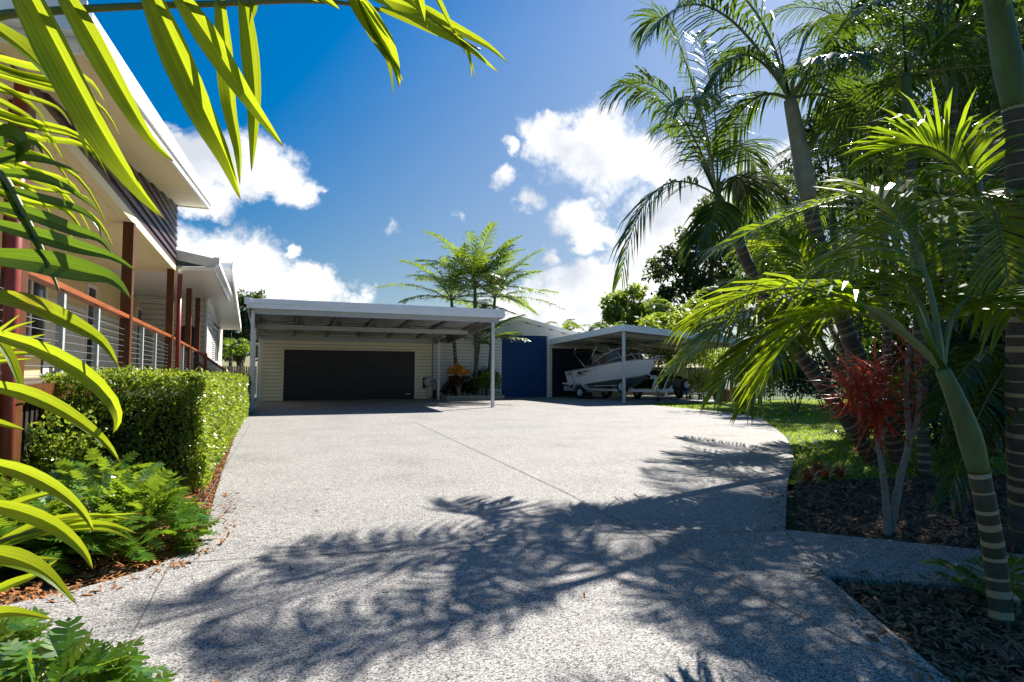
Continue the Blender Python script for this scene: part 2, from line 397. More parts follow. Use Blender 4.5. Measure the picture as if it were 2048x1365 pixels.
cd = bpy.data.cameras.new('camera'); cam = bpy.data.objects.new('camera', cd); COL.objects.link(cam)
cam.matrix_world = Matrix(((RT.x, UP.x, -FW.x, CAM.x), (RT.y, UP.y, -FW.y, CAM.y), (RT.z, UP.z, -FW.z, CAM.z), (0, 0, 0, 1)))
cd.sensor_width = 36; cd.lens = 36 * F / 2048; cd.clip_start = .05; cd.clip_end = 3000
scene.camera = cam
scene.view_settings.view_transform = 'Standard'; scene.view_settings.look = 'None'
scene.view_settings.exposure = 1.22; scene.view_settings.gamma = 1
scene.cycles.max_bounces = 8; scene.cycles.transmission_bounces = 6; scene.cycles.transparent_max_bounces = 8
scene.cycles.sample_clamp_indirect = 6.0

# ================================================================== SETTING
def gxy(*p): g = G(*p); return (g.x, g.y)
b = MB(); b.sheet([(-160, -40), (160, -40), (160, 260), (-160, 260)], -.10); tag(b.build('ground', MT['earth']), kind='structure')
drive_right = [(13.55, 21.25), (13.5, 18), (13.28, 14.61), (12.5, 12.9), (11.17, 11.29), (9.6, 9.3), (7.9, 7.51), (6.7, 6.35), (5.63, 5.44), (4.72, 4.58), (3.83, 3.73)]
def smooth(pts, it=2):
    for _ in range(it):
        q = [pts[0]]
        for a, c in zip(pts, pts[1:]):
            q.append((a[0] * .75 + c[0] * .25, a[1] * .75 + c[1] * .25)); q.append((a[0] * .25 + c[0] * .75, a[1] * .25 + c[1] * .75))
        q.append(pts[-1]); pts = q
    return pts
dr = smooth(drive_right)
left_edge = smooth([(-3.4, 4.05), (-1.5, 3.98), (-1.13, 4.08), (-.62, 4.49), (-.45, 5.12), (-.53, 6.95), (-.68, 14)])
front_bed = smooth([(-3.4, 3.62), (-1.9, 3.6), (-1.05, 3.42), (-.5, 2.95), (-.22, 2.3), (-.1, -1)])
poly = [(2.0, -1), (2.58, 1.66), (3.21, 2.82)]
path_low = [(4.05, 2.27), (4.7, 1.5)]
path_up = [(5.5, 1.9), (4.63, 2.91), (3.83, 3.73)]
outline = poly + path_low + path_up[:-1] + list(reversed(dr)) + [(20.6, 21.25), (20.6, 27.2), (-.75, 27.2)] + list(reversed(left_edge)) + front_bed
b = MB(); b.sheet(outline, 0.0, 0, .09); drive = tag(b.build('driveway', MT['concrete']), kind='structure')
def joint(pts, wd=.009, name='control_joint'):
    b = MB()
    pts = [V((p[0], p[1], .004)) for p in pts]
    for a, c in zip(pts, pts[1:]):
        s = (c - a).cross(Z).normalized() * wd / 2
        b.quad(a - s, a + s, c + s, c - s)
    o = b.build(name, MT['joint'], drive); return o
joint([gxy(262, 1275), gxy(336, 1138), gxy(420, 985), gxy(500, 850)])
joint([gxy(830, 845), gxy(1130, 985), gxy(1380, 1118), gxy(1688, 1279), gxy(1905, 1362)])
joint([gxy(340, 1128), gxy(515, 1116), gxy(907, 1096), gxy(1267, 1077), gxy(1400, 1069), gxy(1568, 1061)])
joint([gxy(1568, 1061), gxy(1652, 1152)])
joint([gxy(600, 838), gxy(881, 821), gxy(983, 816), gxy(1150, 808)])
joint([gxy(860, 875), gxy(1180, 878), gxy(1578, 915)])
# mulched beds and turf
b = MB(); b.sheet([(1.9, -1), (14, -1), (14, 4.0), (8.4, 5.0), (6.8, 5.35), (5.75, 5.42), (3.9, 3.6)], -.045)
tag(b.build('mulch_bed', MT['soil']), kind='structure')
b = MB(); b.sheet([(-5, 3.9), (-.4, 3.9), (-.35, 7.2), (-.4, 27), (-5, 27)], -.03); tag(b.build('hedge_bed', MT['soil']), kind='structure')
b = MB(); b.sheet([(-5, -1), (0, -1), (.0, 3.7), (-5, 3.7)], -.064); tag(b.build('front_bed', MT['soil']), kind='structure')
lawn_poly = [(5.6, 5.36), (6.8, 5.3), (8.4, 4.95), (14, 3.95), (40, 3.95), (40, 22.5), (20.7, 22.5), (20.7, 21.2)] + dr[:-9]
b = MB(); b.sheet(lawn_poly, -.04); tag(b.build('lawn', MT['turf']), kind='structure')
b = MB(); b.sheet([(20.7, 22.6), (40, 22.6), (40, 32), (20.7, 32)], -.03); tag(b.build('back_yard', MT['turf']), kind='structure')

def inpoly(x, y, P):
    c = False; n = len(P)
    for i in range(n):
        (x1, y1), (x2, y2) = P[i], P[(i + 1) % n]
        if (y1 > y) != (y2 > y) and x < (x2 - x1) * (y - y1) / (y2 - y1) + x1: c = not c
    return c
# grass blades
b = MB(); n = 0
while n < 52000:
    x = rnd.uniform(5.5, 26); y = rnd.uniform(4, 22)
    if not inpoly(x, y, lawn_poly): continue
    if rnd.random() > min(1, (13.5 / (x + y)) ** 1.3): continue
    n += 1
    h = rnd.uniform(.025, .055); a = rnd.uniform(0, 6.28); wd = rnd.uniform(.004, .008) * (1 + (x + y) / 22)
    p = V((x, y, -.042)); s = V((math.cos(a), math.sin(a), 0)) * wd; q = V((rnd.gauss(0, .025), rnd.gauss(0, .025), h))
    b.tri(p - s, p + s, p + q)
tag(b.build('grass', MT['grass']), kind='stuff')
# bark mulch
def chips(name, poly, n, mat, z, lo, hi, near=None):
    b = MB(); xs = [p[0] for p in poly]; ys = [p[1] for p in poly]; k = 0
    while k < n:
        x = rnd.uniform(min(xs), max(xs)); y = rnd.uniform(min(ys), max(ys))
        if not inpoly(x, y, poly): continue
        k += 1
        l = rnd.uniform(lo, hi); wd = l * rnd.uniform(.18, .4); a = rnd.uniform(0, 6.28); ti = rnd.gauss(0, .35)
        d = V((math.cos(a), math.sin(a), ti)).normalized() * l / 2; s = V((-math.sin(a), math.cos(a), rnd.gauss(0, .4))).normalized() * wd / 2
        c = V((x, y, z + rnd.uniform(0, .025)))
        u = d.cross(s).normalized() * wd * .25
        b.quad(c - d - s, c + d - s * .7, c + d + s * .7, c - d + s)
        b.quad(c - d + s, c + d + s * .7, c + d * .9 + s - u, c - d * .9 + s - u)
    return tag(b.build(name, mat), kind='stuff')
chips('bark_mulch', [(2.3, 1.0), (2.62, 1.7), (3.22, 2.8), (4.04, 2.25), (4.7, 1.48), (6.5, .8), (6.5, .2), (2.1, .2)], 12000, MT['chip'], -.035, .02, .075)
chips('mulch_chips', [(3.9, 3.68), (4.7, 2.95), (5.6, 2.0), (9, 2), (9.5, 4.7), (6.8, 5.3), (5.7, 5.38)], 12000, MT['chip'], -.04, .02, .08)
chips('leaf_litter', [(-1.5, 4.0), (-1.1, 4.08), (-.60, 4.5), (-.43, 5.12), (-.52, 6.95), (-.66, 14), (-.85, 14), (-.9, 5.3), (-1.5, 4.5)], 3800, MT['litter'], -.02, .025, .07)
chips('spilled_chips', [(5.0, 4.92), (4.4, 4.2), (3.78, 3.68), (3.7, 3.78), (4.3, 4.42), (4.9, 5.1)], 70, MT['chip'], .003, .015, .06)
chips('spilled_bark', [(2.55, 1.7), (3.18, 2.84), (4.05, 2.30), (4.05, 2.38), (3.14, 2.95), (2.46, 1.75)], 110, MT['chip'], .003, .015, .06)
chips('spilled_leaves', [(-1.2, 4.02), (-.62, 4.4), (-.38, 5.1), (-.45, 6.9), (-.30, 6.9), (-.24, 5.0), (-.5, 4.25), (-1.1, 3.9)], 110, MT['litter'], .003, .02, .06)
chips('fallen_leaves', [(-.3, 2.4), (2.2, 2.0), (5, 5.5), (3, 9), (-.3, 9)], 42, MT['litter'], .004, .02, .05)

# ================================================================== shared building pieces
def boards(b, x0, x1, y, z0, z1, pitch=.15, ny=-1, holes=(), mi=0, axis='x', lap=.03, gap=.015):
    """lapped weatherboards on a wall facing -Y (axis x) or +X (axis y); holes are (a0,a1,z0,z1)"""
    z = z0
    while z < z1 - .01:
        zt = min(z + pitch, z1)
        cuts = [(x0, x1)]
        for h in holes:
            if h[2] < zt - .02 and h[3] > z + .02:
                new = []
                for a, c in cuts:
                    if h[0] > a: new.append((a, min(h[0], c)))
                    if h[1] < c: new.append((max(h[1], a), c))
                    if h[0] >= c or h[1] <= a: new.append((a, c)) if (a, c) not in new else None
                cuts = [q for q in new if q[1] - q[0] > .005]
        for a, c in cuts:
            if axis == 'x':
                P = lambda t, o, zz: V((t, y + ny * o, zz))
            else:
                P = lambda t, o, zz: V((y + o, t, zz))
            g_ = min(gap, (zt - z) * .3)
            b.quad(P(a, lap, z + g_), P(c, lap, z + g_), P(c, lap - .004, zt), P(a, lap - .004, zt), mi)
            b.quad(P(a, -.004, z + g_), P(c, -.004, z + g_), P(c, lap, z + g_), P(a, lap, z + g_), mi)
            b.quad(P(a, -.004, z), P(c, -.004, z), P(c, -.004, z + g_), P(a, -.004, z + g_), 1)  # recess face coloured dark in place of lap shadow
            b.quad(P(a, lap - .004, z), P(c, lap - .004, z), P(c, -.004, z), P(a, -.004, z), mi)
        z = zt

def window(parent, face, a0, a1, z0, z1, pos, panes=1, louvre=False):
    """framed window: face 'x' looks to -Y at y=pos, face 'y' looks to +X at x=pos"""
    fr = MB(); fw = .05
    def bx(bb, p0, p1, q0, q1, d0, d1):
        if face == 'x': bb.box((p0, pos - d1, q0), (p1, pos - d0, q1))
        else: bb.box((pos + d0, p0, q0), (pos + d1, p1, q1))
    bx(fr, a0, a1, z0, z0 + fw, 0, .04); bx(fr, a0, a1, z1 - fw, z1, 0, .04)
    n = panes
    for i in range(n + 1):
        c = a0 + (a1 - a0 - fw) * i / n
        bx(fr, c, c + fw, z0 + fw, z1 - fw, 0, .04)
    f = fr.build('window', MT['white'], parent)
    g = MB(); bx(g, a0 + .01, a1 - .01, z0 + .01, z1 - .01, -.02, .012); g.build('pane', MT['glass'], f)
    sl_ = MB(); bx(sl_, a0 - .03, a1 + .03, z0 - .04, z0 - .002, 0, .07); sl_.build('sill', MT['white'], f)
    if louvre:
        lv = MB(); z = z0 + .08
        while z < z1 - .1:
            m_ = (a0 + a1) / 2
            bx(lv, a0 + .06, m_ - .03, z, z + .03, .014, .034); z += .075
        lv.build('louvre', MT['white'], f)
    return f

# ================================================================== HOUSE (on the left, with a raised veranda)
def hx(o, y): return o - .015 * (y - 6)
house = thing('house', 'cream weatherboard house with dark timber gable cladding and raised cable-rail veranda behind the hedge', 'house', (-4, 12, 0))
def slab(b, x0, x1, y0, y1, z0, z1, mi=0):
    """box that follows the house's slight turn; x0<x1 are offsets at y=6"""
    b.hexa([V((hx(x0, y0), y0, z0)), V((hx(x1, y0), y0, z0)), V((hx(x1, y1), y1, z0)), V((hx(x0, y1), y1, z0)),
            V((hx(x0, y0), y0, z1)), V((hx(x1, y0), y0, z1)), V((hx(x1, y1), y1, z1)), V((hx(x0, y1), y1, z1))], mi)
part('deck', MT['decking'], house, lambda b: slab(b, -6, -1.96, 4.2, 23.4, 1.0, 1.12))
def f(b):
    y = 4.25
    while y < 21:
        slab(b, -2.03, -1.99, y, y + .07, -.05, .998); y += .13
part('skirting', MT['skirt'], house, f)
for y in (6.1, 10.5, 15.0, 18.55, 21.0):
    part('veranda_post', MT['post'], house, lambda b: b.box((hx(-2.07, y), y - .075, 0), (hx(-1.93, y), y + .075, 3.47 if y < 16 else 3.5)))
def f(b):
    b.bar((hx(-2.0, 4.2), 4.2, 2.12), (hx(-2.0, 15), 15, 1.99), .11, .055); b.bar((hx(-2.0, 15), 15, 1.99), (hx(-2.0, 21.1), 21.1, 1.84), .11, .055)
part('handrail', MT['rail'], house, f)
for y in (7.35, 8.75, 11.75, 13.1, 16.3, 17.4, 19.6):
    part('baluster_post', MT['galv_rough'], house, lambda b: b.box((hx(-2.03, y), y - .012, 1.12), (hx(-1.97, y), y + .058, 2.05 - .011 * (y - 6))))
for k in range(9):
    z = 1.20 + k * .088
    part('cable', MT['chrome'], house, lambda b: b.tube([V((hx(-2.0, 4.2), 4.2, z)), V((hx(-2.0, 13), 13, z - .02 * k / 9 * 4)), V((hx(-2.0, 21), 21, z - .23 * (k + 1) / 9))], .0035, 5))
part('deck_edge', MT['post'], house, lambda b: slab(b, -1.955, -1.91, 4.2, 21, .98, 1.125))
# veranda ceiling, beam and the dark boards of the upper wall
part('veranda_ceiling', MT['soffit'], house, lambda b: slab(b, -6, -2.08, 3.6, 15.5, 3.47, 3.52))
part('beam', MT['soffit'], house, lambda b: slab(b, -2.075, -1.95, 3.6, 15.52, 3.475, 3.60))
SOF = lambda y: 3.58 + .1415 * (y - 5.27)
def f(b):
    slabz = 3.60; k = 0
    while slabz < 5.02:
        zt = min(slabz + .155, 5.02)
        y0 = 5.27 + (slabz - 3.58) / .1415; y1 = min(15.5, 5.27 + (zt - 3.58) / .1415)
        y0 = min(y0, 15.4)
        P = lambda y, o, z: V((hx(-2.0 + o, y), y, z))
        b.quad(P(y0, .05, slabz), P(15.5, .05, slabz), P(15.5, .012, zt), P(y1, .012, zt))
        b.quad(P(y0, .0, slabz), P(15.5, .0, slabz), P(15.5, .05, slabz), P(y0, .05, slabz))
        b.quad(P(15.5, .0, slabz), P(15.5, .0, zt), P(15.5, .012, zt), P(15.5, .05, slabz))
        slabz = zt; k += 1
part('dark_cladding', MT['cladding'], house, f)
part('gable_wall', MT['cladding'], house, lambda b: b.hexa([V((hx(-2.3, 5.3), 5.3, 3.525)), V((hx(-2.01, 5.3), 5.3, 3.525)), V((hx(-2.01, 15.5), 15.5, 3.525)), V((hx(-2.3, 15.5), 15.5, 3.525)),
      V((hx(-2.3, 5.3), 5.3, 3.57)), V((hx(-2.01, 5.3), 5.3, 3.57)), V((hx(-2.01, 15.5), 15.5, 5.0)), V((hx(-2.3, 15.5), 15.5, 5.0))]))
def roofslab(b, xo0, xo1, y0, y1, zf, lo, hi, mi=0):
    b.hexa([V((hx(x, y), y, zf(y) + d)) for d in (lo, hi) for x, y in ((xo0, y0), (xo1, y0), (xo1, y1), (xo0, y1))], mi)
def f(b): roofslab(b, -9, -1.34, 5.05, 15.42, SOF, .0, .03)
rf = part('roof', MT['soffit'], house, f)
part('roof_sheet', MT['fascia'], rf, lambda b: roofslab(b, -9, -1.30, 5.0, 15.46, SOF, .20, .235))
def f(b):
    roofslab(b, -1.34, -1.30, 4.98, 15.46, SOF, -.035, .19)
    roofslab(b, -1.298, -1.27, 4.98, 15.47, SOF, .06, .26)
    slab(b, -9, -1.30, 15.43, 15.47, SOF(15.45) - .035, SOF(15.45) + .19)
part('fascia', MT['white'], rf, f)
def f(b):
    slab(b, -9, -1.345, 5.0, 5.045, 3.50, 3.74)
    slab(b, -9, -1.27, 4.86, 4.995, 3.60, 3.72)
    slab(b, -9, -1.27, 4.83, 4.858, 3.57, 3.80)
part('gutter', MT['fascia'], rf, f)
# walls behind the veranda
WX = -3.95
def f(b):
    b.box((WX - .15, 3.6, .9), (WX, 23.5, 3.46))
part('back_wall', MT['wall_beige'], house, f)
wins = [(6.0, 7.6), (11.9, 13.4), (16.0, 16.75), (19.6, 20.6), (21.3, 22.6)]
def f(b): boards(b, 3.6, 23.4, WX + .004, 1.12, 2.6, .17, holes=[(a - .01, c + .01, 1.1, 3.4) for a, c in wins], axis='y')
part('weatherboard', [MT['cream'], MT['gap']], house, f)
for i, (a, c) in enumerate(wins):
    if i in (0, 1): window(house, 'y', a, c, 1.55, 3.1, WX + .02, 2)
    else:
        d = part('door', MT['white'], house, lambda b: [b.box((WX + .006, a, 1.12), (WX + .05, a + .06, 3.2)), b.box((WX + .006, c - .06, 1.12), (WX + .05, c, 3.2)), b.box((WX + .006, a + .06, 3.13), (WX + .05, c - .06, 3.2))])
        part('door_glass', MT['glass'], d, lambda b: b.box((WX + .005, a + .06, 1.14), (WX + .03, c - .06, 3.13)))
# end wall of the veranda and the wing beyond, with its window
def f(b):
    boards(b, -6, hx(-1.80, 22), 22.0, .3, 3.6, .17)
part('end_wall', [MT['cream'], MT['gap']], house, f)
WW = hx(-1.80, 25)
def f(b): boards(b, 22.0, 28.6, WW, -.05, 3.7, .19, axis='y', holes=[(24.0, 26.6, 1.55, 2.85)])
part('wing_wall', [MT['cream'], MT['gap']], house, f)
part('wing_core', MT['cream'], house, lambda b: b.box((-6, 22.02, -.05), (WW - .03, 28.55, 3.7)))
part('corner_trim', MT['white'], house, lambda b: b.box((WW - .02, 21.94, -.05), (WW + .04, 22.02, 3.6)))
window(house, 'y', 24.0, 26.6, 1.55, 2.85, WW + .004, 3, True)
# lower roof over the wing
Z1 = 3.82
def f(b):
    b.hexa([V(p) for p in ((-6, 15.52, 4.6), (hx(-1.22, 15.5), 15.52, Z1), (hx(-1.22, 27), 27, Z1), (-6, 27, 4.6), (-6, 15.52, 4.64), (hx(-1.22, 15.5), 15.52, Z1 + .03), (hx(-1.22, 27), 27, Z1 + .03), (-6, 27, 4.64))])
wr = part('wing_roof', MT['fascia'], house, f)
part('wing_soffit', MT['white'], wr, lambda b: b.hexa([V(p) for p in ((-4.2, 15.54, 3.62), (hx(-1.24, 15.5), 15.54, 3.62), (hx(-1.24, 27), 26.95, 3.62), (-4.2, 26.95, 3.62), (-4.2, 15.54, 3.65), (hx(-1.24, 15.5), 15.54, 3.65), (hx(-1.24, 27), 26.95, 3.65), (-4.2, 26.95, 3.65))]))
def f(b):
    b.bar((hx(-1.21, 15.5), 15.5, 3.72), (hx(-1.21, 27), 27, 3.72), .03, .22)
    b.hexa([V(p) for p in ((-3.0, 15.48, 3.92), (hx(-1.2, 15.5), 15.48, 3.64), (hx(-1.2, 15.5), 15.515, 3.64), (-3.0, 15.515, 3.92), (-3.0, 15.48, 4.16), (hx(-1.2, 15.5), 15.48, 3.86), (hx(-1.2, 15.5), 15.515, 3.86), (-3.0, 15.515, 4.16))])
part('fascia', MT['white'], wr, f)
part('gutter', MT['white'], wr, lambda b: [b.bar((hx(-1.14, 15.4), 15.4, 3.78), (hx(-1.14, 27.1), 27.1, 3.78), .10, .11), b.bar((hx(-1.14, 15.385), 15.36, 3.79), (hx(-1.14, 15.4), 15.398, 3.79), .13, .15)])
# higher roof at the back end of the wing
pa, pb = atY(462, 527, 19.5), atY(480, 653, 27.6)
def f(b):
    q = [V((-5, pa.y, pa.z)), pa, pb, V((-5, pb.y, pb.z))]
    b.hexa([p - Z * .16 for p in q] + q)
wr2 = part('back_roof', MT['white'], house, f)
part('fascia', MT['white'], wr2, lambda b: b.bar(pa + V((.03, 0, -.09)), pb + V((.03, 0, -.09)), .04, .26))
# downpipe
def f(b):
    x = hx(-1.86, 15.4); b.tube([(x, 15.3, 0), (x, 15.3, 3.42)], .05, 12)
dp = part('downpipe', MT['maroon'], house, f, True)
part('elbow', MT['white'], dp, lambda b: b.tube([(hx(-1.86, 15.4), 15.3, 3.40), (hx(-1.86, 15.4), 15.3, 3.5), (hx(-1.80, 15.4), 15.3, 3.55), (hx(-1.25, 15.4), 15.35, 3.60), (hx(-1.16, 15.4), 15.38, 3.64), (hx(-1.16, 15.4), 15.4, 3.74)], .045, 10), True)
part('downpipe', MT['maroon'], house, lambda b: b.tube([(hx(-1.86, 5.6), 5.62, 0), (hx(-1.86, 5.6), 5.62, 3.5)], .05, 12), True)
# stairs and stair rail towards the drive
def f(b):
    for i in range(6): b.box((-2.1 + i * .2, 20.6, .82 - i * .165), (-1.82 + i * .2, 22.0, .86 - i * .165))
part('stair_treads', MT['post'], house, f)
sa, sb = atY(393, 703, 20.5), atY(466, 752, 20.5)
st = part('stair_rail', MT['maroon'], house, lambda b: [b.bar(sa, sb, .05, .07), b.bar(sa - Z * .32, sb - Z * .32, .04, .05)])
for px in (411, 455):
    k = (px - 393) / 73; p = sa.lerp(sb, k)
    part('stair_post', MT['maroon'], st, lambda b: b.box((p.x - .045, p.y - .045, 0), (p.x + .045, p.y + .045, p.z + (.12 if px == 411 else .02))))
part('wall_ornament', MT['navydark'], house, lambda b: b.lathe([(0, .0), (.34, .0), (.36, .03), (.2, .05), (0, .06)], (-2.6, 21.94, 2.35), (0, -1, 0), 14))

# ================================================================== GARAGE, SHED, CARPORTS
GY = 26.86
garage = thing('garage', 'cream weatherboard garage with a wide charcoal double door under the front carport', 'garage', (3, 29, 0))
dxl, dxr = .40, 5.93
def f(b): boards(b, -.46, 6.72, GY, 0, 2.95, .148, holes=[(dxl, dxr, -1, 2.15)])
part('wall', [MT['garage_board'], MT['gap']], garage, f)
def f(b):
    b.box((-.46, GY + .10, 0), (6.72, 33, 2.9))
    b.box((-.46, GY + .012, 2.15), (6.72, GY + .1, 2.9)); b.box((-.46, GY + .012, 0), (dxl, GY + .1, 2.15)); b.box((dxr, GY + .012, 0), (6.72, GY + .1, 2.15))
part('wall_core', MT['garage_board'], garage, f)
def f(b):
    for i in range(4):
        z0 = .01 + i * .535
        b.box((dxl + .01, GY + .055, z0), (dxr - .01, GY + .095, z0 + .529))
gd = part('garage_door', MT['blackdoor'], garage, f)
part('handle', MT['steel'], gd, lambda b: b.box((5.55, GY + .035, .22), (5.75, GY + .054, .26)))
def f(b):
    b.box((dxl - .06, GY - .022, 0), (dxl, GY + .0, 2.21)); b.box((dxr, GY - .022, 0), (dxr + .06, GY + .0, 2.21)); b.box((dxl, GY - .022, 2.15), (dxr, GY + .0, 2.21))
part('door_frame', MT['garage_board'], garage, f)
part('corner_trim', MT['garage_board'], garage, lambda b: b.box((-.50, GY - .03, 0), (-.42, GY + .06, 2.95)))
part('roof', MT['fascia'], garage, lambda b: b.box((-.7, GY - .1, 2.955), (6.74, 33.2, 3.05)))

shed = thing('shed', 'tall gabled weatherboard shed with a navy roller door beyond the palm bed', 'shed', (11, 29, 0))
AX, AZ, SL = 10.97, 3.83, .225
bx0, bx1 = 10.09, 12.50
def gz(x): return AZ - abs(x - AX) * SL
def f(b):
    boards(b, 6.75, 12.56, GY - .02, 0, 2.86, .15, holes=[(bx0, bx1, -1, 3.10)])
    z = 2.86
    while z < AZ - .05:
        zt = min(z + .15, AZ - .02); h = (AZ - zt) / SL
        x0, x1 = max(6.75, AX - h), min(15.2, AX + h)
        for a, c in (((x0, bx0), (bx1, x1)) if z < 3.0 else ((x0, x1),)):
            y = GY - .02
            b.quad(V((a, y - .016, z)), V((c, y - .016, z)), V((c, y - .002, zt)), V((a, y - .002, zt)))
            b.quad(V((a, y, z)), V((c, y, z)), V((c, y - .016, z)), V((a, y - .016, z)))
        z = zt
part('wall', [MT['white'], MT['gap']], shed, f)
def f(b):
    b.box((6.75, GY + .08, 0), (17.0, 34, 2.8))
    b.box((6.75, GY - .015, 0), (bx0, GY + .08, 2.8)); b.box((bx1, GY - .015, 0), (12.74, GY + .08, 2.8)); b.box((15.0, GY - .015, 0), (17.0, GY + .08, 2.7)); b.box((12.74, GY - .015, 2.42), (15, GY + .08, 2.7))
part('wall_core', MT['cream'], shed, f)
def roller(b, x0, x1, z1, y, pitch=.076):
    z = 0.02
    while z < z1 - .01:
        zt = min(z + pitch, z1)
        for (za, ya, zb, yb) in ((z, y, z + pitch * .2, y - .014), (z + pitch * .2, y - .014, z + pitch * .72, y - .014), (z + pitch * .72, y - .014, zt, y)):
            b.quad(V((x0, ya, za)), V((x1, ya, za)), V((x1, yb, min(zb, z1))), V((x0, yb, min(zb, z1))))
        z = zt
rd = part('roller_door', MT['bluedoor'], shed, lambda b: roller(b, bx0 + .02, bx1 - .02, 3.10, GY + .05))
part('handle', MT['black'], rd, lambda b: b.box((11.1, GY + .005, .95), (11.35, GY + .034, 1.0)))
part('roller_door', MT['navydark'], shed, lambda b: roller(b, 12.76, 15.0, 2.42, GY + .05))
def f(b):
    for x in (bx0 - .08, bx1): b.box((x, GY - .045, 0), (x + .08, GY - .022, 3.10))
    b.box((bx0 - .08, GY - .045, 3.10), (bx1 + .08, GY - .022, 3.16))
part('door_frame', MT['white'], shed, f)
def f(b): boards(b, 12.58, 12.74, GY - .022, 0, 2.7, .15); boards(b, 15.0, 17.0, GY - .022, 0, 2.6, .15); b.box((12.74, GY - .04, 2.42), (15, GY - .018, 2.52))
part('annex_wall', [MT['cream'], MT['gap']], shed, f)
def f(b):
    for s in (-1, 1):
        xe = AX + s * 4.1
        q = [V((AX, GY - .25, AZ + .06)), V((xe, GY - .25, AZ + .06 - 4.1 * SL)), V((xe, 34, AZ + .06 - 4.1 * SL)), V((AX, 34, AZ + .06))]
        b.hexa([p - Z * .03 for p in q] + q)
sr = part('roof', MT['fascia'], shed, f)
def f(b):
    for s in (-1, 1):
        xe = AX + s * 4.1; y = GY - .25
        p = [V((AX, y, AZ - .12)), V((xe, y, AZ - .12 - 4.1 * SL)), V((xe, y, AZ + .075 - 4.1 * SL)), V((AX, y, AZ + .075))]
        q = [v + V((0, -.03, 0)) for v in p]
        b.hexa([p[0], p[1], q[1], q[0], p[3], p[2], q[2], q[3]])
part('barge_board', MT['white'], sr, f)

# ---- front carport
cp = thing('carport', 'wide flat steel carport with pale blue fascia and sagging silver ceiling before the garage', 'carport', (3.4, 23.4, 0))
CZ = lambda y: 3.27 - .068 * (y - 20)
X0, X1 = -.62, 7.42
posts = [(-.62, 20.1), (-.65, 23.3), (-.55, 26.6), (7.22, 20.08), (6.85, 26.2)]
for x, y in posts:
    part('post', MT['steel'], cp, lambda b: [b.box((x - .05, y - .05, .0), (x + .05, y + .05, CZ(y) - .16)), b.box((x - .09, y - .07, .002), (x + .09, y + .07, .012))])
def f(b):
    b.box((-.80, 19.88, 3.30), (7.60, 19.94, 3.46)); b.box((-.80, 19.90, 3.16), (7.60, 19.94, 3.297))
    b.box((-.86, 19.82, 3.27), (-.70, 19.878, 3.485))
    for x in (-.80, 7.56):
        b.hexa([V(p) for p in ((x, 19.942, 3.16), (x + .04, 19.942, 3.16), (x + .04, 26.8, 2.76), (x, 26.8, 2.76), (x, 19.942, 3.45), (x + .04, 19.942, 3.45), (x + .04, 26.8, 3.0), (x, 26.8, 3.0))])
part('fascia', MT['fascia'], cp, f)
def f(b):
    for ya, yb in ((19.95, 21.0), (21.045, 26.84)):
        q = [V((-.76, ya, CZ(ya) + .14)), V((7.555, ya, CZ(ya) + .14)), V((7.555, yb, CZ(yb) + .14)), V((-.76, yb, CZ(yb) + .14))]
        b.hexa([p - Z * .012 for p in q] + q)
part('roof', MT['roofsheet'], cp, f)
npl = 6
def f(b):
    for i in range(npl + 1):
        x = X0 + .1 + (X1 - X0 - .2) * i / npl
        b.bar((x - .03, 20.05, CZ(20.05) - .03), (x - .03, 26.75, CZ(26.75) - .03), .05, .13)
        b.bar((x + .035, 20.05, CZ(20.05) - .03), (x + .035, 26.75, CZ(26.75) - .03), .04, .10)
part('purlin', MT['alloy'], cp, f)
for i in range(npl):
    xa = X0 + .12 + (X1 - X0 - .2) * i / npl; xb = xa + (X1 - X0 - .2) / npl - .05
    def f(b):
        for (ya, yb) in ((20.0, 21.0), (21.05, 23.4), (23.6, 26.7)):
            n = 10; m_ = 6
            def P(u, v):
                y = ya + (yb - ya) * v
                return V((xa + (xb - xa) * u, y, CZ(y) + .07 - .17 * math.sin(math.pi * u) * (.55 + .45 * math.sin(math.pi * v)) - .01 * math.sin(i * 3 + v * 5)))
            for a in range(n):
                for c in range(m_):
                    b.quad(P(a / n, c / m_), P((a + 1) / n, c / m_), P((a + 1) / n, (c + 1) / m_), P(a / n, (c + 1) / m_))
                if ya > 20.5 and .1 < a / n < .9: b.quad(P(a / n, 0) - Z * .03 - V((0, .006, 0)), P((a + 1) / n, 0) - Z * .03 - V((0, .006, 0)), P((a + 1) / n, 0) - V((0, .004, 0)), P(a / n, 0) - V((0, .004, 0)), 1)  # white lip stands in for light caught along the sheet edge
    part('ceiling_foil', [MT['foil'], MT['white']], cp, f, True)
for y in (20.05, 23.5, 26.7):
    part('beam', MT['galv_rough'], cp, lambda b: [b.box((-.6, y - .04, CZ(y) - .27), (7.4, y + .04, CZ(y) - .10))])
for x in (X0, X1):
    part('edge_beam', MT['alloy'], cp, lambda b: b.bar((x, 20.1, CZ(20.1) - .18), (x, 26.66, CZ(26.66) - .18), .07, .2))

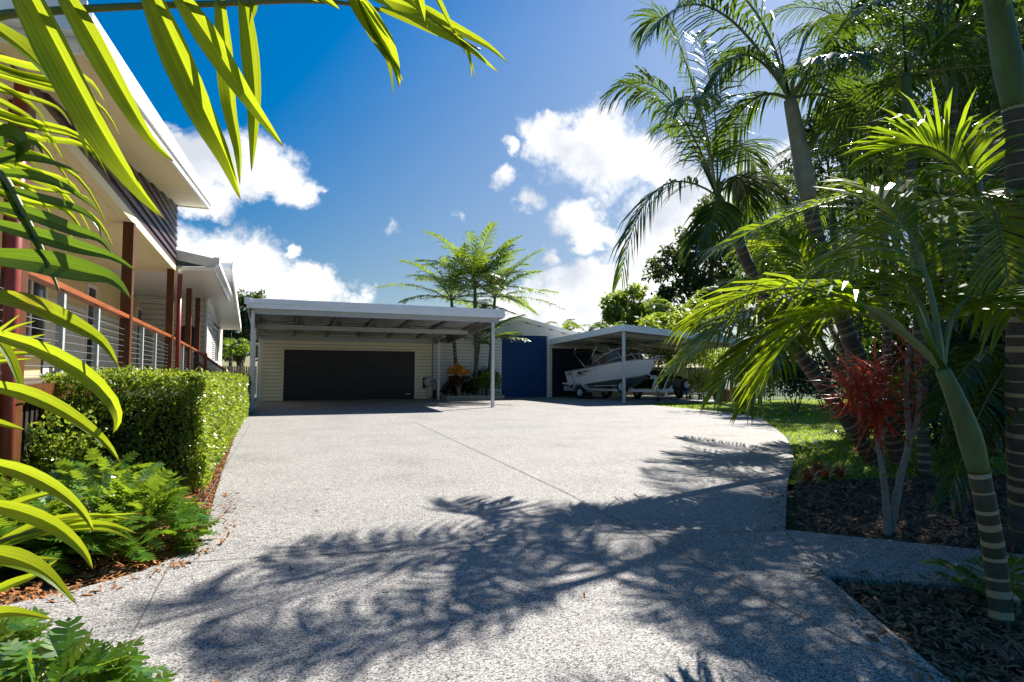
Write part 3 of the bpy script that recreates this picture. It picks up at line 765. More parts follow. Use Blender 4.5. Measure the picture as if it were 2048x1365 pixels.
# ---- boat carport
bc = thing('carport', 'smaller steel carport with dark underside sheltering the white boat', 'carport', (16, 24, 0))
c00, c10, c11, c01 = V((13.30, 21.2, 3.21)), V((19.5, 21.2, 2.77)), V((19.5, 26.83, 2.41)), V((12.62, 26.83, 2.85))
def f(b): q = [c00, c10, c11, c01]; b.hexa([p - Z * .16 for p in q] + [p - Z * .12 for p in q])
part('roof', MT['roofsheet'], bc, f)
def f(b):
    for a, c in ((c00, c10), (c00, c01), (c10, c11)):
        n = (c - a).cross(Z).normalized() * (-.02 if a is c00 and c is c01 else .02)
        b.bar(a - Z * .07 + n, c - Z * .07 + n, .035, .15); b.bar(a - Z * .205 + n * .6, c - Z * .205 + n * .6, .035, .115)
part('fascia', MT['fascia'], bc, f)
for x, y in ((13.42, 21.38), (19.0, 21.4), (19.3, 26.6)):
    zt = 3.21 - .071 * (x - 13.3) - .065 * (y - 21.2) - .25
    part('post', MT['steel'], bc, lambda b: [b.box((x - .05, y - .05, 0), (x + .05, y + .05, zt)), b.box((x - .09, y - .07, .002), (x + .09, y + .07, .012))])
for k in (.12, .5, .93):
    a, c = c00.lerp(c01, k), c10.lerp(c11, k)
    part('beam', MT['alloy'], bc, lambda b: b.bar(a - Z * .27, c - Z * .27, .07, .16))
for k in (.02, .27, .5, .75, .98):
    a, c = c00.lerp(c10, k), c01.lerp(c11, k)
    part('rafter', MT['alloy'], bc, lambda b: b.bar(a - Z * .19 + (c - a) * .02, c - Z * .19, .05, .06))

# ---- hose reel on the garage wall, small bits
hr = thing('hose_reel', 'grey wall-mounted hose reel with its black hose hanging in a loop', 'hose reel', (6.35, GY - .15, 1.0))
hc = atY(858, 764, GY - .16)
part('casing', MT['reel'], hr, lambda b: [b.lathe([(0, -.11), (.17, -.11), (.22, -.07), (.235, 0), (.22, .07), (.16, .11), (0, .11)], hc, (.25, -1, 0), 22)], True)
part('bracket', MT['black'], hr, lambda b: b.box((hc.x - .26, GY - .06, hc.z - .30), (hc.x - .12, GY - .02, hc.z + .2)))
part('handle', MT['black'], hr, lambda b: b.bar(hc + V((.0, -.13, .0)), hc + V((.14, -.13, .03)), .02, .03))
def f(b):
    pts = [hc + V((-.06, -.1, -.15))]
    for i in range(15):
        a = math.pi * i / 14; pts.append(V((hc.x + .06 - .14 * math.cos(a), GY - .14, .12 - .05 * math.sin(a) + .0)))
    pts.append(hc + V((.19, -.05, -.2))); b.tube(pts, .011, 6)
    b.tube([hc + V((.2, 0, .12)), hc + V((.3, 0, .02)), hc + V((.34, 0, -.2)), hc + V((.33, 0, -.55))], .02, 6)
part('hose', MT['black'], hr, f, True)
tap = thing('meter_box', 'low black pump box with pipe beside the carport rear post', 'pump', (6.95, GY - .2, 0))
part('box', MT['black'], tap, lambda b: b.box((6.75, GY - .28, 0), (6.98, GY - .08, .42)))
part('pipe', MT['black'], tap, lambda b: b.tube([(6.98, GY - .15, .3), (7.15, GY - .15, .38), (7.25, GY - .12, .38), (7.26, GY - .1, .2)], .03, 8), True)
ball = MB(); pbw = G(503, 822)
ball.lathe([(0, .0), (.1, .02), (.15, .09), (.13, .17), (.06, .21), (0, .215)], pbw, Z, 14); tagm(ball.build('bucket_lid', MT['reel'], None, True), 'small pale grey rounded cap at the foot of the carport front post by the hedge', 'cap')

# ================================================================== BOAT ON ITS TRAILER
BO = V((14.04, 26.40, 0)); BA = math.atan2(-.959, .284)
boat = thing('boat', 'white aluminium runabout with black and red swoosh decals on a trailer under the boat carport', 'boat', BO)
boat.rotation_euler = (0, 0, BA)
LB = 4.62
def lerp(a, c, k): return a + (c - a) * k
def interp(tab, s):
    for (s0, v0), (s1, v1) in zip(tab, tab[1:]):
        if s <= s1: return lerp(v0, v1, max(0, (s - s0) / (s1 - s0)))
    return tab[-1][1]
def sm(tab, s): return (interp(tab, s - .12) + interp(tab, s) * 2 + interp(tab, s + .12)) / 4
BG = [(0, .98), (2.2, 1.02), (3.2, .90), (3.9, .60), (4.35, .26), (4.62, .02)]
BC = [(0, .86), (2.0, .86), (3.0, .66), (3.7, .34), (4.15, .10), (4.30, .015), (4.62, .012)]
ZG = [(0, 1.25), (1.5, 1.43), (3.0, 1.66), (4.0, 1.78), (4.62, 1.83)]
ZC = [(0, .62), (1.5, .73), (3.0, .93), (4.0, 1.10), (4.35, 1.20), (4.62, 1.6)]
ZK = [(0, .44), (2.6, .46), (3.5, .62), (4.0, .86), (4.3, 1.16), (4.62, 1.58)]
NS = 46
S_ = [LB * (i / NS) for i in range(NS + 1)]
def side_pt(s, t, sg, out=0.0):
    """t: 0 chine .. 1 gunwale on side sg (-1 is the side towards the drive)"""
    xs = s + .13 * (1 - t) * (1 if s < 1 else 0) * (1 - s)      # raked transom
    bgv, bcv = sm(BG, s), sm(BC, s)
    y = lerp(bcv, bgv, t ** .8) + out
    return V((xs, sg * y, lerp(sm(ZC, s), sm(ZG, s), t)))
def hull_f(b):
    K = 6
    for sg in (-1, 1):
        for k in range(K):
            t0, t1 = k / K, (k + 1) / K
            for i in range(NS):
                o0 = .014 if s_ok(S_[i]) else .002
                a, c = side_pt(S_[i], t0, sg, o0), side_pt(S_[i + 1], t0, sg, o0)
                d, e = side_pt(S_[i + 1], t1, sg), side_pt(S_[i], t1, sg)
                b.quad(*((a, c, d, e) if sg < 0 else (e, d, c, a)))
                b.quad(*((side_pt(S_[i], t0, sg), side_pt(S_[i + 1], t0, sg), c, a)))
    # transom
    for t0 in range(6):
        a, c = side_pt(0, t0 / 6, -1), side_pt(0, (t0 + 1) / 6, -1); d, e = side_pt(0, (t0 + 1) / 6, 1), side_pt(0, t0 / 6, 1)
        b.quad(e, a, c, d)
    b.box((-.28, -.9, .66), (.12, -.55, .74)); b.box((-.28, .55, .66), (.12, .9, .74))
def s_ok(s): return s < 4.3
part('hull', MT['hull'], boat, hull_f, False, True)
def f(b):
    K = 5
    for sg in (-1, 1):
        for k in range(K):
            u0, u1 = k / K, (k + 1) / K
            for i in range(NS):
                def P(s, u, dz): return V((s + (.13 * (1 - s) if s < 1 else 0), sg * sm(BC, s) * u, lerp(sm(ZK, s), sm(ZC, s), u ** 1.1) + dz))
                dz = -.018 if S_[i] < 4.2 else 0
                a, c, d, e = P(S_[i], u0, 0), P(S_[i + 1], u0, 0), P(S_[i + 1], u1, dz if k < K - 1 else 0), P(S_[i], u1, dz if k < K - 1 else 0)
                b.quad(*((a, e, d, c) if sg < 0 else (c, d, e, a)))
part('hull_bottom', MT['alloy'], boat, f, False, True)
def f(b):
    for sg in (-1, 1):
        b.tube([side_pt(s, 1, sg, .012) + Z * .012 for s in S_], .028, 6)
    b.tube([V((0, -.98, 1.262)), V((0, .98, 1.262))], .028, 6)
part('gunwale', MT['alloy'], boat, f, True, True)
def f(b):
    for i in range(NS):
        if S_[i] < 2.5: continue
        a, c = side_pt(S_[i], 1, -1), side_pt(S_[i + 1], 1, -1); d, e = side_pt(S_[i + 1], 1, 1), side_pt(S_[i], 1, 1)
        m0, m1 = V((S_[i], 0, a.z + .06)), V((S_[i + 1], 0, c.z + .06))
        b.quad(a, c, m1, m0); b.quad(m0, m1, d, e)
part('foredeck', MT['hull'], boat, f, True, True)
part('floor', MT['alloy'], boat, lambda b: b.box((.15, -.82, .78), (2.6, .82, .80)), False, True)
def zg(s): return sm(ZG, s)
# windscreen: side frames sweep up from the gunwale, the front pane leans aft
W0 = [(1.45, .97, 0.02), (2.0, .95, .24), (2.6, .90, .48), (3.0, .80, .60), (3.25, .60, .64)]
def wp(sg, s, y, h): return V((s, sg * y, zg(s) + h))
def f(b):
    for sg in (-1, 1):
        b.tube([wp(sg, *p) for p in W0] + [V((3.35, 0, zg(3.3) + .64))], .022, 6)
        b.tube([wp(sg, 1.45, .97, .03), wp(sg, 2.6, .95, .03), wp(sg, 3.45, .78, .03), V((3.9, sg * .3, zg(3.9) + .06)), V((3.95, 0, zg(3.95) + .07))], .018, 6)
        b.tube([wp(sg, 2.05, .95, .26), wp(sg, 2.35, .95, .03)], .014, 6); b.tube([wp(sg, 3.05, .78, .60), wp(sg, 3.5, .72, .04)], .018, 6)
        b.tube([V((3.3, sg * .32, zg(3.3) + .64)), V((3.85, sg * .34, zg(3.85) + .06))], .016, 6)
part('windscreen_frame', MT['chrome'], boat, f, True, True)
def f(b):
    for sg in (-1, 1):
        up_ = [wp(sg, *p) for p in W0]; lo = [wp(sg, 1.45, .97, .02), wp(sg, 2.0, .955, .03), wp(sg, 2.6, .94, .03), wp(sg, 3.1, .86, .03), wp(sg, 3.5, .72, .03)]
        for i in range(4): b.quad(lo[i], lo[i + 1], up_[i + 1], up_[i])
        a, c = up_[-1], V((3.35, 0, zg(3.3) + .64)); d, e = V((3.92, 0, zg(3.9) + .07)), lo[-1]
        b.quad(e, d, c, a)
part('windscreen', MT['tint'], boat, f, False, True)
def f(b):
    for sg in (-1, 1):
        pts = [wp(sg, 2.5, .98, .02), wp(sg, 2.9, .92, .14), wp(sg, 3.5, .76, .26), wp(sg, 4.1, .44, .28), wp(sg, 4.5, .14, .2), wp(sg, 4.6, .03, .05)]
        b.tube(pts, .014, 6)
        for s, y, h in ((3.5, .76, .26), (4.1, .44, .28)): b.tube([wp(sg, s, y, h), wp(sg, s + .05, y - .02, 0)], .012, 6)
part('bow_rail', MT['chrome'], boat, f, True, True)
def f(b):
    b.box((4.45, -.06, 1.80), (4.9, .06, 1.86)); b.tube([V((4.72, -.02, 1.86)), V((4.86, -.02, 2.0))], .05, 8); b.box((4.78, -.16, 1.92), (5.02, .16, 1.97))
part('anchor_fitting', MT['galv_rough'], boat, f, False, True)
# folded sun top frame
def f(b):
    for sg in (-1, 1):
        b.tube([wp(sg, 1.40, .96, .02), V((.55, sg * .94, 2.15))], .016, 6)
        b.tube([wp(sg, 1.42, .96, .06), V((2.15, sg * .92, 2.58))], .016, 6)
        b.tube([V((.55, sg * .94, 2.15)), V((.75, sg * .94, 2.44))], .022, 6)
        b.tube([wp(sg, 2.9, .84, .55), V((2.35, sg * .9, 2.56))], .014, 6)
    b.tube([V((.55, -.94, 2.15)), V((.5, 0, 2.2)), V((.55, .94, 2.15))], .016, 6)
part('canopy_frame', MT['chrome'], boat, f, True, True)
def f(b):
    pts = []
    for i in range(9):
        u = -1 + i / 4; pts.append(V((.62 - .05 * u * u, u * .96, 2.20 + .04 * (1 - u * u))))
    b.tube(pts, [.04] + [.075] * 7 + [.04], 8)
    for i in range(8):
        for j in range(5):
            def P(i, j):
                u = -1 + i / 4; return V((1.2 + j * .36, u * .94, 2.545 + .07 * (1 - u * u) - .02 * math.sin(j * 1.6)))
            b.quad(P(i, j), P(i + 1, j), P(i + 1, j + 1), P(i, j + 1))
part('canopy', MT['canvas'], boat, f, True, True)
def f(b):
    b.box((1.5, -.55, .8), (2.0, -.1, 1.28)); b.box((1.45, -.55, 1.28), (1.56, -.1, 1.66)); b.box((1.5, .1, .8), (2.0, .55, 1.28)); b.box((1.45, .1, 1.28), (1.56, .55, 1.66))
part('seat', MT['black'], boat, f, False, True)
# decals lie on the planked side
def on_side(s, t): return side_pt(s, t, -1, .017)
def decal(polys, name, mt):
    b = MB()
    for P in polys:
        pts = [V((p[0], p[1], 0)) for p in P]
        # slice into narrow strips so that it follows the side
        for tr in tessellate_polygon([pts]):
            A, B_, C_ = [pts[i] for i in tr]; N = 3
            for i in range(N):
                for j in range(N - i):
                    q = lambda u, v_: A + (B_ - A) * (u / N) + (C_ - A) * (v_ / N)
                    b.tri(*[on_side(p.x, p.y) for p in (q(i, j), q(i + 1, j), q(i, j + 1))])
                    if i + j < N - 1: b.tri(*[on_side(p.x, p.y) for p in (q(i + 1, j), q(i + 1, j + 1), q(i, j + 1))])
    return b.build(name, mt, boat, False, True)
# pixel measures from the photograph turned into length along the side (s) and height share (t)
def dpx(x, y):
    s = .02 + (x - 195) / 1805 * 2.52
    top = 395 - (x - 195) * .172; bot = 860 - (x - 360) * .145
    return (s, max(.03, min(.985, (bot - y) / (bot - top))))
decal([[dpx(*p) for p in P] for P in (
    [(685, 468), (800, 410), (835, 365), (900, 335), (970, 325), (950, 360), (1040, 400), (1000, 425), (1060, 440), (1165, 440), (1160, 455), (1060, 468), (1010, 465), (930, 440), (810, 425), (720, 462)],
    [(960, 372), (1110, 335), (1230, 312), (1330, 308), (1180, 350), (1030, 385)], [(980, 322), (1150, 288), (1330, 275), (1500, 252), (1640, 228), (1330, 290), (1130, 312)],
    [(830, 518), (930, 500), (1040, 488), (930, 522)])], 'decal', MT['decal_black'])
decal([[dpx(*p) for p in P] for P in (
    [(660, 540), (800, 480), (900, 452), (950, 455), (870, 492), (690, 545)], [(1080, 412), (1150, 378), (1240, 362), (1130, 402)], [(1260, 335), (1400, 308), (1500, 280), (1400, 318), (1280, 345)], [(1500, 250), (1640, 222), (1780, 200), (1620, 240)])], 'decal', MT['decal_red'])
decal([[(.44, .98), (.475, .98), (.52, .03), (.485, .03)]], 'decal', MT['decal_black'])
# registration letters
tcv = bpy.data.curves.new('reg', 'FONT'); tcv.body = 'BDX34Q'; tcv.size = 1; tcv.extrude = 0
tob = bpy.data.objects.new('reg', tcv); COL.objects.link(tob)
bpy.context.view_layer.update()
me = bpy.data.meshes.new_from_object(tob.evaluated_get(bpy.context.evaluated_depsgraph_get()))
bpy.data.objects.remove(tob)
xs = [v.co.x for v in me.vertices]; ys = [v.co.y for v in me.vertices]; x0_, x1_, y0_, y1_ = min(xs), max(xs), min(ys), max(ys)
for v in me.vertices:
    u, h = (v.co.x - x0_) / (x1_ - x0_), (v.co.y - y0_) / (y1_ - y0_)
    v.co = on_side(.13 + .29 * u, .66 + .25 * h - .0 * u)
me.materials.append(MT['decal_black'])
# bolder strokes: a second copy a little aside
ob = bpy.data.objects.new('registration', me); COL.objects.link(ob); ob.parent = boat
import bmesh
bm = bmesh.new(); bm.from_mesh(me); g2 = bmesh.ops.duplicate(bm, geom=bm.verts[:] + bm.edges[:] + bm.faces[:])
bmesh.ops.translate(bm, verts=[g for g in g2['geom'] if isinstance(g, bmesh.types.BMVert)], vec=(.010, -.002, .003)); bm.to_mesh(me); bm.free()

def wheel(parent, c, axis, r, wd, local=True, name='wheel'):
    """tyre with tread edge, painted rim with holes, hub"""
    c = V(c); ax = V(axis).normalized()
    tb = MB(); h = wd / 2
    tb.lathe([(r * .58, -h * .9), (r * .80, -h), (r * .95, -h * .85), (r, -h * .5), (r, h * .5), (r * .95, h * .85), (r * .80, h), (r * .58, h * .9), (r * .56, h * .5)], c, ax, 28)
    ty = tb.build('tyre', MT['rubber'], parent, True, local)
    rb = MB(); rb.lathe([(r * .60, -h * .3), (r * .60, h * .82), (r * .54, h * .80), (r * .50, h * .45), (r * .30, h * .55), (r * .17, h * .72), (r * .15, h * .95), (0, h * .98)], c, ax, 24)
    rm = rb.build('rim', MT['rim'], ty, True, local)
    hb = MB(); a = ax.cross(V((0.2, .3, 1))).normalized(); d = ax.cross(a)
    for k in range(5):
        q = c + (a * math.cos(k * 1.2566) + d * math.sin(k * 1.2566)) * r * .40 + ax * h * .54
        hb.lathe([(0, .012), (r * .06, .012), (r * .07, 0)], q, ax, 8)
    hb.build('wheel_hole', MT['black'], ty, True, local)
    return ty
tr = thing('boat_trailer', 'galvanised boat trailer with spare wheel and jockey stand carrying the white runabout', 'trailer', BO)
tr.rotation_euler = (0, 0, BA)
def f(b):
    for sg in (-1, 1):
        b.bar((.2, sg * .62, .45), (3.3, sg * .62, .45), .06, .10); b.bar((3.3, sg * .62, .45), (4.5, sg * .06, .45), .06, .10)
    for s in (.3, 1.3, 2.2, 3.2): b.bar((s, -.62, .42), (s, .62, .42), .05, .06)
    b.bar((3.6, 0, .45), (5.35, 0, .45), .08, .10)
    b.bar((1.0, -.88, .32), (1.0, .88, .32), .06, .06)
part('frame', MT['steel'], tr, f, False, True)
def f(b):
    for sg in (-1, 1):
        b.bar((1.2, sg * .5, .60), (3.0, sg * .45, .66), .08, .05)
        for s in (1.6, 2.7): b.bar((s, sg * .5, .47), (s, sg * .5, .60), .04, .04)
part('bunk', MT['steel'], tr, f, False, True)
for sg in (-1, 1):
    def f(b):
        y0, y1 = sg * .74, sg * 1.02
        prof = [(.50, .36), (.62, .60), (.80, .74), (1.12, .74), (1.32, .60), (1.46, .44), (1.62, .44)]
        for (a, za), (c, zc) in zip(prof, prof[1:]):
            b.hexa([V(p) for p in ((a, y0, za - .02), (a, y1, za - .02), (c, y1, zc - .02), (c, y0, zc - .02), (a, y0, za), (a, y1, za), (c, y1, zc), (c, y0, zc))])
        b.poly([V((x, y1 + .004 * sg, z)) for x, z in prof[:6]] + [V((1.3, y1 + .004 * sg, .52)), V((1.1, y1 + .004 * sg, .66)), V((.82, y1 + .004 * sg, .66)), V((.66, y1 + .004 * sg, .52))])
    part('mudguard', MT['steel'], tr, f, False, True)
    wheel(tr, (.98, sg * .88, .30), (0, sg, 0), .30, .19)
def f(b):
    b.box((-.05, -1.0, .36), (.02, -.62, .58)); b.box((-.05, .62, .36), (.02, 1.0, .58)); b.bar((-.02, -.9, .42), (-.02, .9, .42), .04, .06); b.bar((0, -.6, .42), (.25, -.6, .44), .04, .05); b.bar((0, .6, .42), (.25, .6, .44), .04, .05)
lb = part('light_board', MT['rim'], tr, f, False, True)
part('tail_lamp', MT['decal_red'], lb, lambda b: [b.box((-.06, s * .8 - .13, .42), (-.052, s * .8 + .13, .52)) for s in (-1, 1)], False, True)
wheel(tr, (3.42, -.72, .62), (-.12, -1, 0), .31, .20)
def f(b):
    b.bar((4.5, 0, .5), (4.72, 0, 1.08), .09, .09, V((1, 0, 0))); b.box((4.45, -.1, .98), (4.62, .1, 1.12)); b.tube([V((4.55, -.16, 1.03)), V((4.55, .16, 1.03))], .06, 10); b.bar((4.4, -.05, 1.12), (4.25, -.05, 1.22), .05, .05)
part('winch_post', MT['steel'], tr, f, False, True)
def f(b):
    b.tube([V((4.85, -.10, .84)), V((4.85, -.10, .16))], .028, 8); b.bar((4.85, -.1, .84), (4.98, -.1, .88), .02, .02)
js = part('jockey_stand', MT['chrome'], tr, f, True, True)
part('jockey_wheel', MT['rubber'], js, lambda b: b.lathe([(0, -.03), (.085, -.03), (.095, 0), (.085, .03), (0, .03)], (4.85, -.10, .096), (0, 1, 0), 16), True, True)
def f(b):
    b.box((5.2, -.09, .44), (5.5, .09, .56)); b.bar((5.05, 0, .5), (5.2, 0, .72), .03, .04, V((1, 0, 0))); b.bar((5.35, .02, .56), (5.5, .02, .68), .04, .04, V((1, 0, 0))); b.lathe([(.02, 0), (.06, .03), (.06, .09), (0, .11)], (5.46, 0, .50), Z, 10)
part('coupling', MT['rim'], tr, f, False, True)

# ---- a second, dark trailer beside it
t2o = V((17.4, 23.6, 0)); t2 = thing('box_trailer', 'black box trailer with a covered load and white-rimmed spare wheel behind the boat', 'trailer', t2o)
def f(b):
    b.box((16.4, 23.4, .50), (18.4, 25.8, .56)); b.box((16.4, 23.36, .56), (18.4, 23.40, .95)); b.box((16.38, 23.4, .56), (16.42, 25.8, .95)); b.box((18.4, 23.4, .56), (18.44, 25.8, .95))
    b.bar((16.9, 23.4, .5), (17.35, 22.3, .48), .07, .09); b.bar((17.9, 23.4, .5), (17.45, 22.3, .48), .07, .09)
    for x in (16.5, 17.4, 18.3): b.bar((x, 23.45, .9), (x, 23.45, 1.42), .04, .04); b.bar((x, 25.7, .9), (x, 25.7, 1.42), .04, .04)
    b.bar((16.5, 23.45, 1.42), (18.6, 23.45, 1.42), .04, .04)
part('tray', MT['black'], t2, f)
def f(b):
    n = 14
    def P(i, j):
        u, v_ = i / n, j / n
        return V((16.45 + 1.9 * u, 23.45 + 2.3 * v_, .95 + .52 * math.sin(math.pi * min(1, u * 1.15)) ** .5 * (1 - .55 * u) * math.sin(math.pi * (.15 + .7 * v_)) + .05 * mnoise.noise(V((u * 5, v_ * 5, 2)))))
    for i in range(n):
        for j in range(n): b.quad(P(i, j), P(i + 1, j), P(i + 1, j + 1), P(i, j + 1))
part('tarpaulin', MT['canvas'], t2, f, True)
for x in (16.2, 18.6): wheel(t2, (x, 24.6, .30), (1 if x > 17 else -1, 0, 0), .30, .18, False)
sw = atY(1373, 770, 22.6); wheel(t2, sw, (-.25, -1, 0), .26, .18, False)
part('spare_bracket', MT['black'], t2, lambda b: b.bar(sw + V((0, .08, 0)), (17.7, 23.3, .55), .05, .05))
part('stand_leg', MT['galv_rough'], t2, lambda b: [b.bar((x, 23.42, 0), (x, 23.42, .5), .05, .05) for x in (16.5, 18.3)])

# ---- yard things behind the boat carport
b = MB(); pc = G(1442, 804)
b.lathe([(0, .03), (.24, .0), (.30, .06), (.36, .30), (.38, .44), (.41, .45), (.41, .52), (.36, .52), (.34, .46), (0, .44)], pc, Z, 24)
tagm(b.build('plant_pot', MT['terracotta'], None, True), 'wide orange terracotta pot on the paving at the lawn edge by the carport corner', 'pot')
b = MB(); pc = G(1468, 803); b.lathe([(0, .0), (.18, .0), (.22, .25), (.25, .48), (.22, .48), (.2, .42), (0, .40)], pc + V((.3, .5, 0)), Z, 18)
tagm(b.build('plant_pot', MT['redpot'], None, True), 'glossy red pot behind the carport corner post', 'pot')
b = MB(); pc = pc + V((.9, .6, 0)); b.lathe([(0, .0), (.2, .0), (.25, .3), (.26, .52), (.22, .52), (.2, .44), (0, .42)], pc, Z, 18)
tagm(b.build('plant_pot', MT['black'], None, True), 'black plastic pot next to the glossy red pot', 'pot')
be = thing('bench', 'low pale-topped bench on dark legs between the trailers and the terracotta pot', 'bench', (17.7, 23.2, 0))
bp, bq = atY(1372, 787, 23.2), atY(1432, 787, 23.2)
part('bench_top', MT['picket'], be, lambda b: b.box((bp.x, 23.0, bp.z - .03), (bq.x + .2, 23.4, bp.z + .02)))
for x in (bp.x + .1, (bp.x + bq.x) / 2, bq.x): part('leg', MT['black'], be, lambda b: [b.box((x, 23.03, 0), (x + .05, 23.08, bp.z - .032)), b.box((x, 23.3, 0), (x + .05, 23.35, bp.z - .032)), b.box((x, 23.08, .1), (x + .05, 23.3, .15))])
b = MB(); q = V((bp.x + .1, 23.2, bp.z + .02)); b.lathe([(0, 0), (.2, .0), (.26, .09), (.27, .13), (.23, .13), (.18, .04), (0, .03)], q, Z, 16)
tagm(b.build('basin', MT['bluepaint'], None, True), 'bright blue plastic basin on the end of the bench', 'basin')
wr_ = MB(); a, c = atY(1384, 757, 26.2), atY(1443, 768, 25.0); wr_.bar(a, c, .05, .08); wr_.bar(c + Z * .02, V((c.x, c.y, 0)), .05, .05); wr_.bar(a, V((a.x, a.y, 0)), .05, .05)
tagm(wr_.build('rail', MT['picket']), 'slanting white rail on posts before the paling fence', 'rail')
b = MB(); b.sheet([(20.62, 21.9), (21.4, 21.9), (21.4, 23.0), (20.62, 23.0)], .0); tag(b.build('paving_strip', MT['cream']), kind='structure')

# ---- fences
def fence(name, a, c, h, pw, gap, mt, label, cat='fence', railmat=None, top='flat', z0=-.06, step=2.4):
    a, c = V((a[0], a[1], z0)), V((c[0], c[1], z0)); L_ = (c - a).length; d = (c - a) / L_; s = d.cross(Z)
    root = thing(name, label, cat, (a + c) / 2)
    b = MB(); x = 0; r = random.Random(int(L_ * 100))
    while x < L_:
        p = a + d * x; hh = h + r.uniform(-.02, .02); q = p + d * pw
        t0 = s * (-.03) + s * r.uniform(-.004, .004); t1 = t0 - s * .016
        b.hexa([p + t1, q + t1, q + t0, p + t0, p + t1 + Z * hh, q + t1 + Z * hh, q + t0 + Z * hh, p + t0 + Z * hh])
        if top == 'point': pass
        x += pw + gap * r.uniform(.7, 1.3)
    b.build('paling', mt, root)
    for hh in (.25, h - .3):
        part('rail', railmat or mt, root, lambda b: b.bar(a + Z * hh, c + Z * hh, .045, .075))
    k = 0
    while k <= L_:
        p = a + d * k + s * .06
        part('post', railmat or mt, root, lambda b: b.box((p.x - .05, p.y - .05, z0), (p.x + .05, p.y + .05, z0 + h + .05))); k += step
    return root
fence('paling_fence', (17.0, 29.3), (25.5, 29.3), 1.62, .10, .012, MT['timber_grey'], 'weathered grey timber paling fence behind the boat carport and pots')
fence('picket_fence', (25.7, 26.5), (34, 22.0), 1.45, .07, .06, MT['picket'], 'white picket fence showing between the palm trunks across the lawn')
fence('paling_fence', (-9, 36.5), (-.9, 36.5), 1.55, .09, .03, MT['timber_grey'], 'grey paling fence beyond the gap between house and garage')

# ================================================================== PLANTS
def bez(p0, p1, p2, t): return p0 * (1 - t) ** 2 + p1 * (2 * t * (1 - t)) + p2 * t * t
def leaflet(b, p, d, nrm, L_, wd, droop, seg=3, mi=0, curl=0.0):
    """one narrow leaflet: folded strip that droops towards its tip"""
    pts = [p]; dd = d.copy()
    for k in range(seg):
        dd = (dd + V((0, 0, -droop / seg * (k + .6)))).normalized(); pts.append(pts[-1] + dd * (L_ / seg))
    prof = (.45, 1.0, .78, 0) if seg == 3 else (.4, .9, 1, .8, .5, 0)
    s0 = d.cross(nrm)
    if s0.length < 1e-3: s0 = d.cross(V((1, .2, 0)))
    s0.normalize(); n = len(b.v)
    for k in range(seg + 1):
        wv = s0 * (wd * .5 * prof[k])
        if k < seg: b.v += [pts[k] - wv, pts[k] + wv]
        else: b.v += [pts[k]]
    for k in range(seg - 1):
        i = n + 2 * k; b.f.append((i, i + 1, i + 3, i + 2)); b.m.append(mi)
    i = n + 2 * (seg - 1); b.f.append((i, i + 1, i + 2)); b.m.append(mi)
def frond(b, p0, p1, p2, n=34, L_=.5, wd=.035, droop=.7, start=.16, rr=.014, r=rnd, lift=.25, thin=1.0):
    """a feather palm leaf: stalk along a curve, leaflets in two rows"""
    N = 12
    pts = [bez(p0, p1, p2, i / N) for i in range(N + 1)]
    b.tube(pts, [rr * (1.25 - 1.05 * i / N) for i in range(N + 1)], 5, 1)
    for i in range(n):
        u = i / (n - 1); t = start + (1 - start) * u
        p = bez(p0, p1, p2, t); T = ((p1 - p0) * (1 - t) + (p2 - p1) * t).normalized()
        sd_ = T.cross(Z)
        if sd_.length < .12: sd_ = T.cross(V((.6, .8, 0)))
        sd_.normalize(); up_ = sd_.cross(T)
        L1 = L_ * (.45 + .55 * math.sin(math.pi * min(1, .18 + .80 * u)) ** .8) * r.uniform(.85, 1.1)
        for sg in (-1, 1):
            if r.random() > thin: continue
            a = .55 + .55 * u + r.uniform(-.12, .12)
            d = (T * a + sd_ * sg * (1.0 - .35 * u) + up_ * (lift + r.uniform(-.12, .12))).normalized()
            leaflet(b, p, d, (up_ + T * .3 + sd_ * sg * r.uniform(-.5, .2)).normalized(), L1, wd * r.uniform(.8, 1.1), droop * r.uniform(.6, 1.5))
def trunk_mesh(b, pts, r0, r1, ring=.10, r=rnd, n=12):
    """ringed stem: dark bands parted by thin pale leaf scars"""
    L_ = sum((c - a).length for a, c in zip(pts, pts[1:])); m = max(4, int(L_ / ring)); P = []; R_ = []; mats = []
    def along(u):
        x = u * L_; k = 0
        for a, c in zip(pts, pts[1:]):
            l = (c - a).length
            if x <= l or k == len(pts) - 2: return a.lerp(c, min(1, x / l))
            x -= l; k += 1
    for i in range(m):
        u0 = i / m; u0 = max(0, (i + r.uniform(-.22, .22)) / m) if i else 0; u1 = (i + .80 + r.uniform(-.12, .06)) / m
        for u, k in ((u0, 0.97), (u1, 1.0)):
            P.append(along(u)); R_.append(lerp(r0, r1, u ** .8) * k); mats.append(0 if k < 1 else 1)
    P.append(pts[-1]); R_.append(r1)
    b.tube(P, R_, n, 0, True, mats)
def spl(pts, n=14):
    """smooth curve through points"""
    q = [pts[0]] + pts + [pts[-1]]; out = []
    for i in range(1, len(q) - 2):
        for k in range(n):
            t = k / n; a, c, d, e = q[i - 1], q[i], q[i + 1], q[i + 2]
            out.append(.5 * ((2 * c) + (d - a) * t + (2 * a - 5 * c + 4 * d - e) * t * t + (3 * c - a - 3 * d + e) * t ** 3))
    return out + [pts[-1]]
PM = [MT['palm'], MT['rachis']]
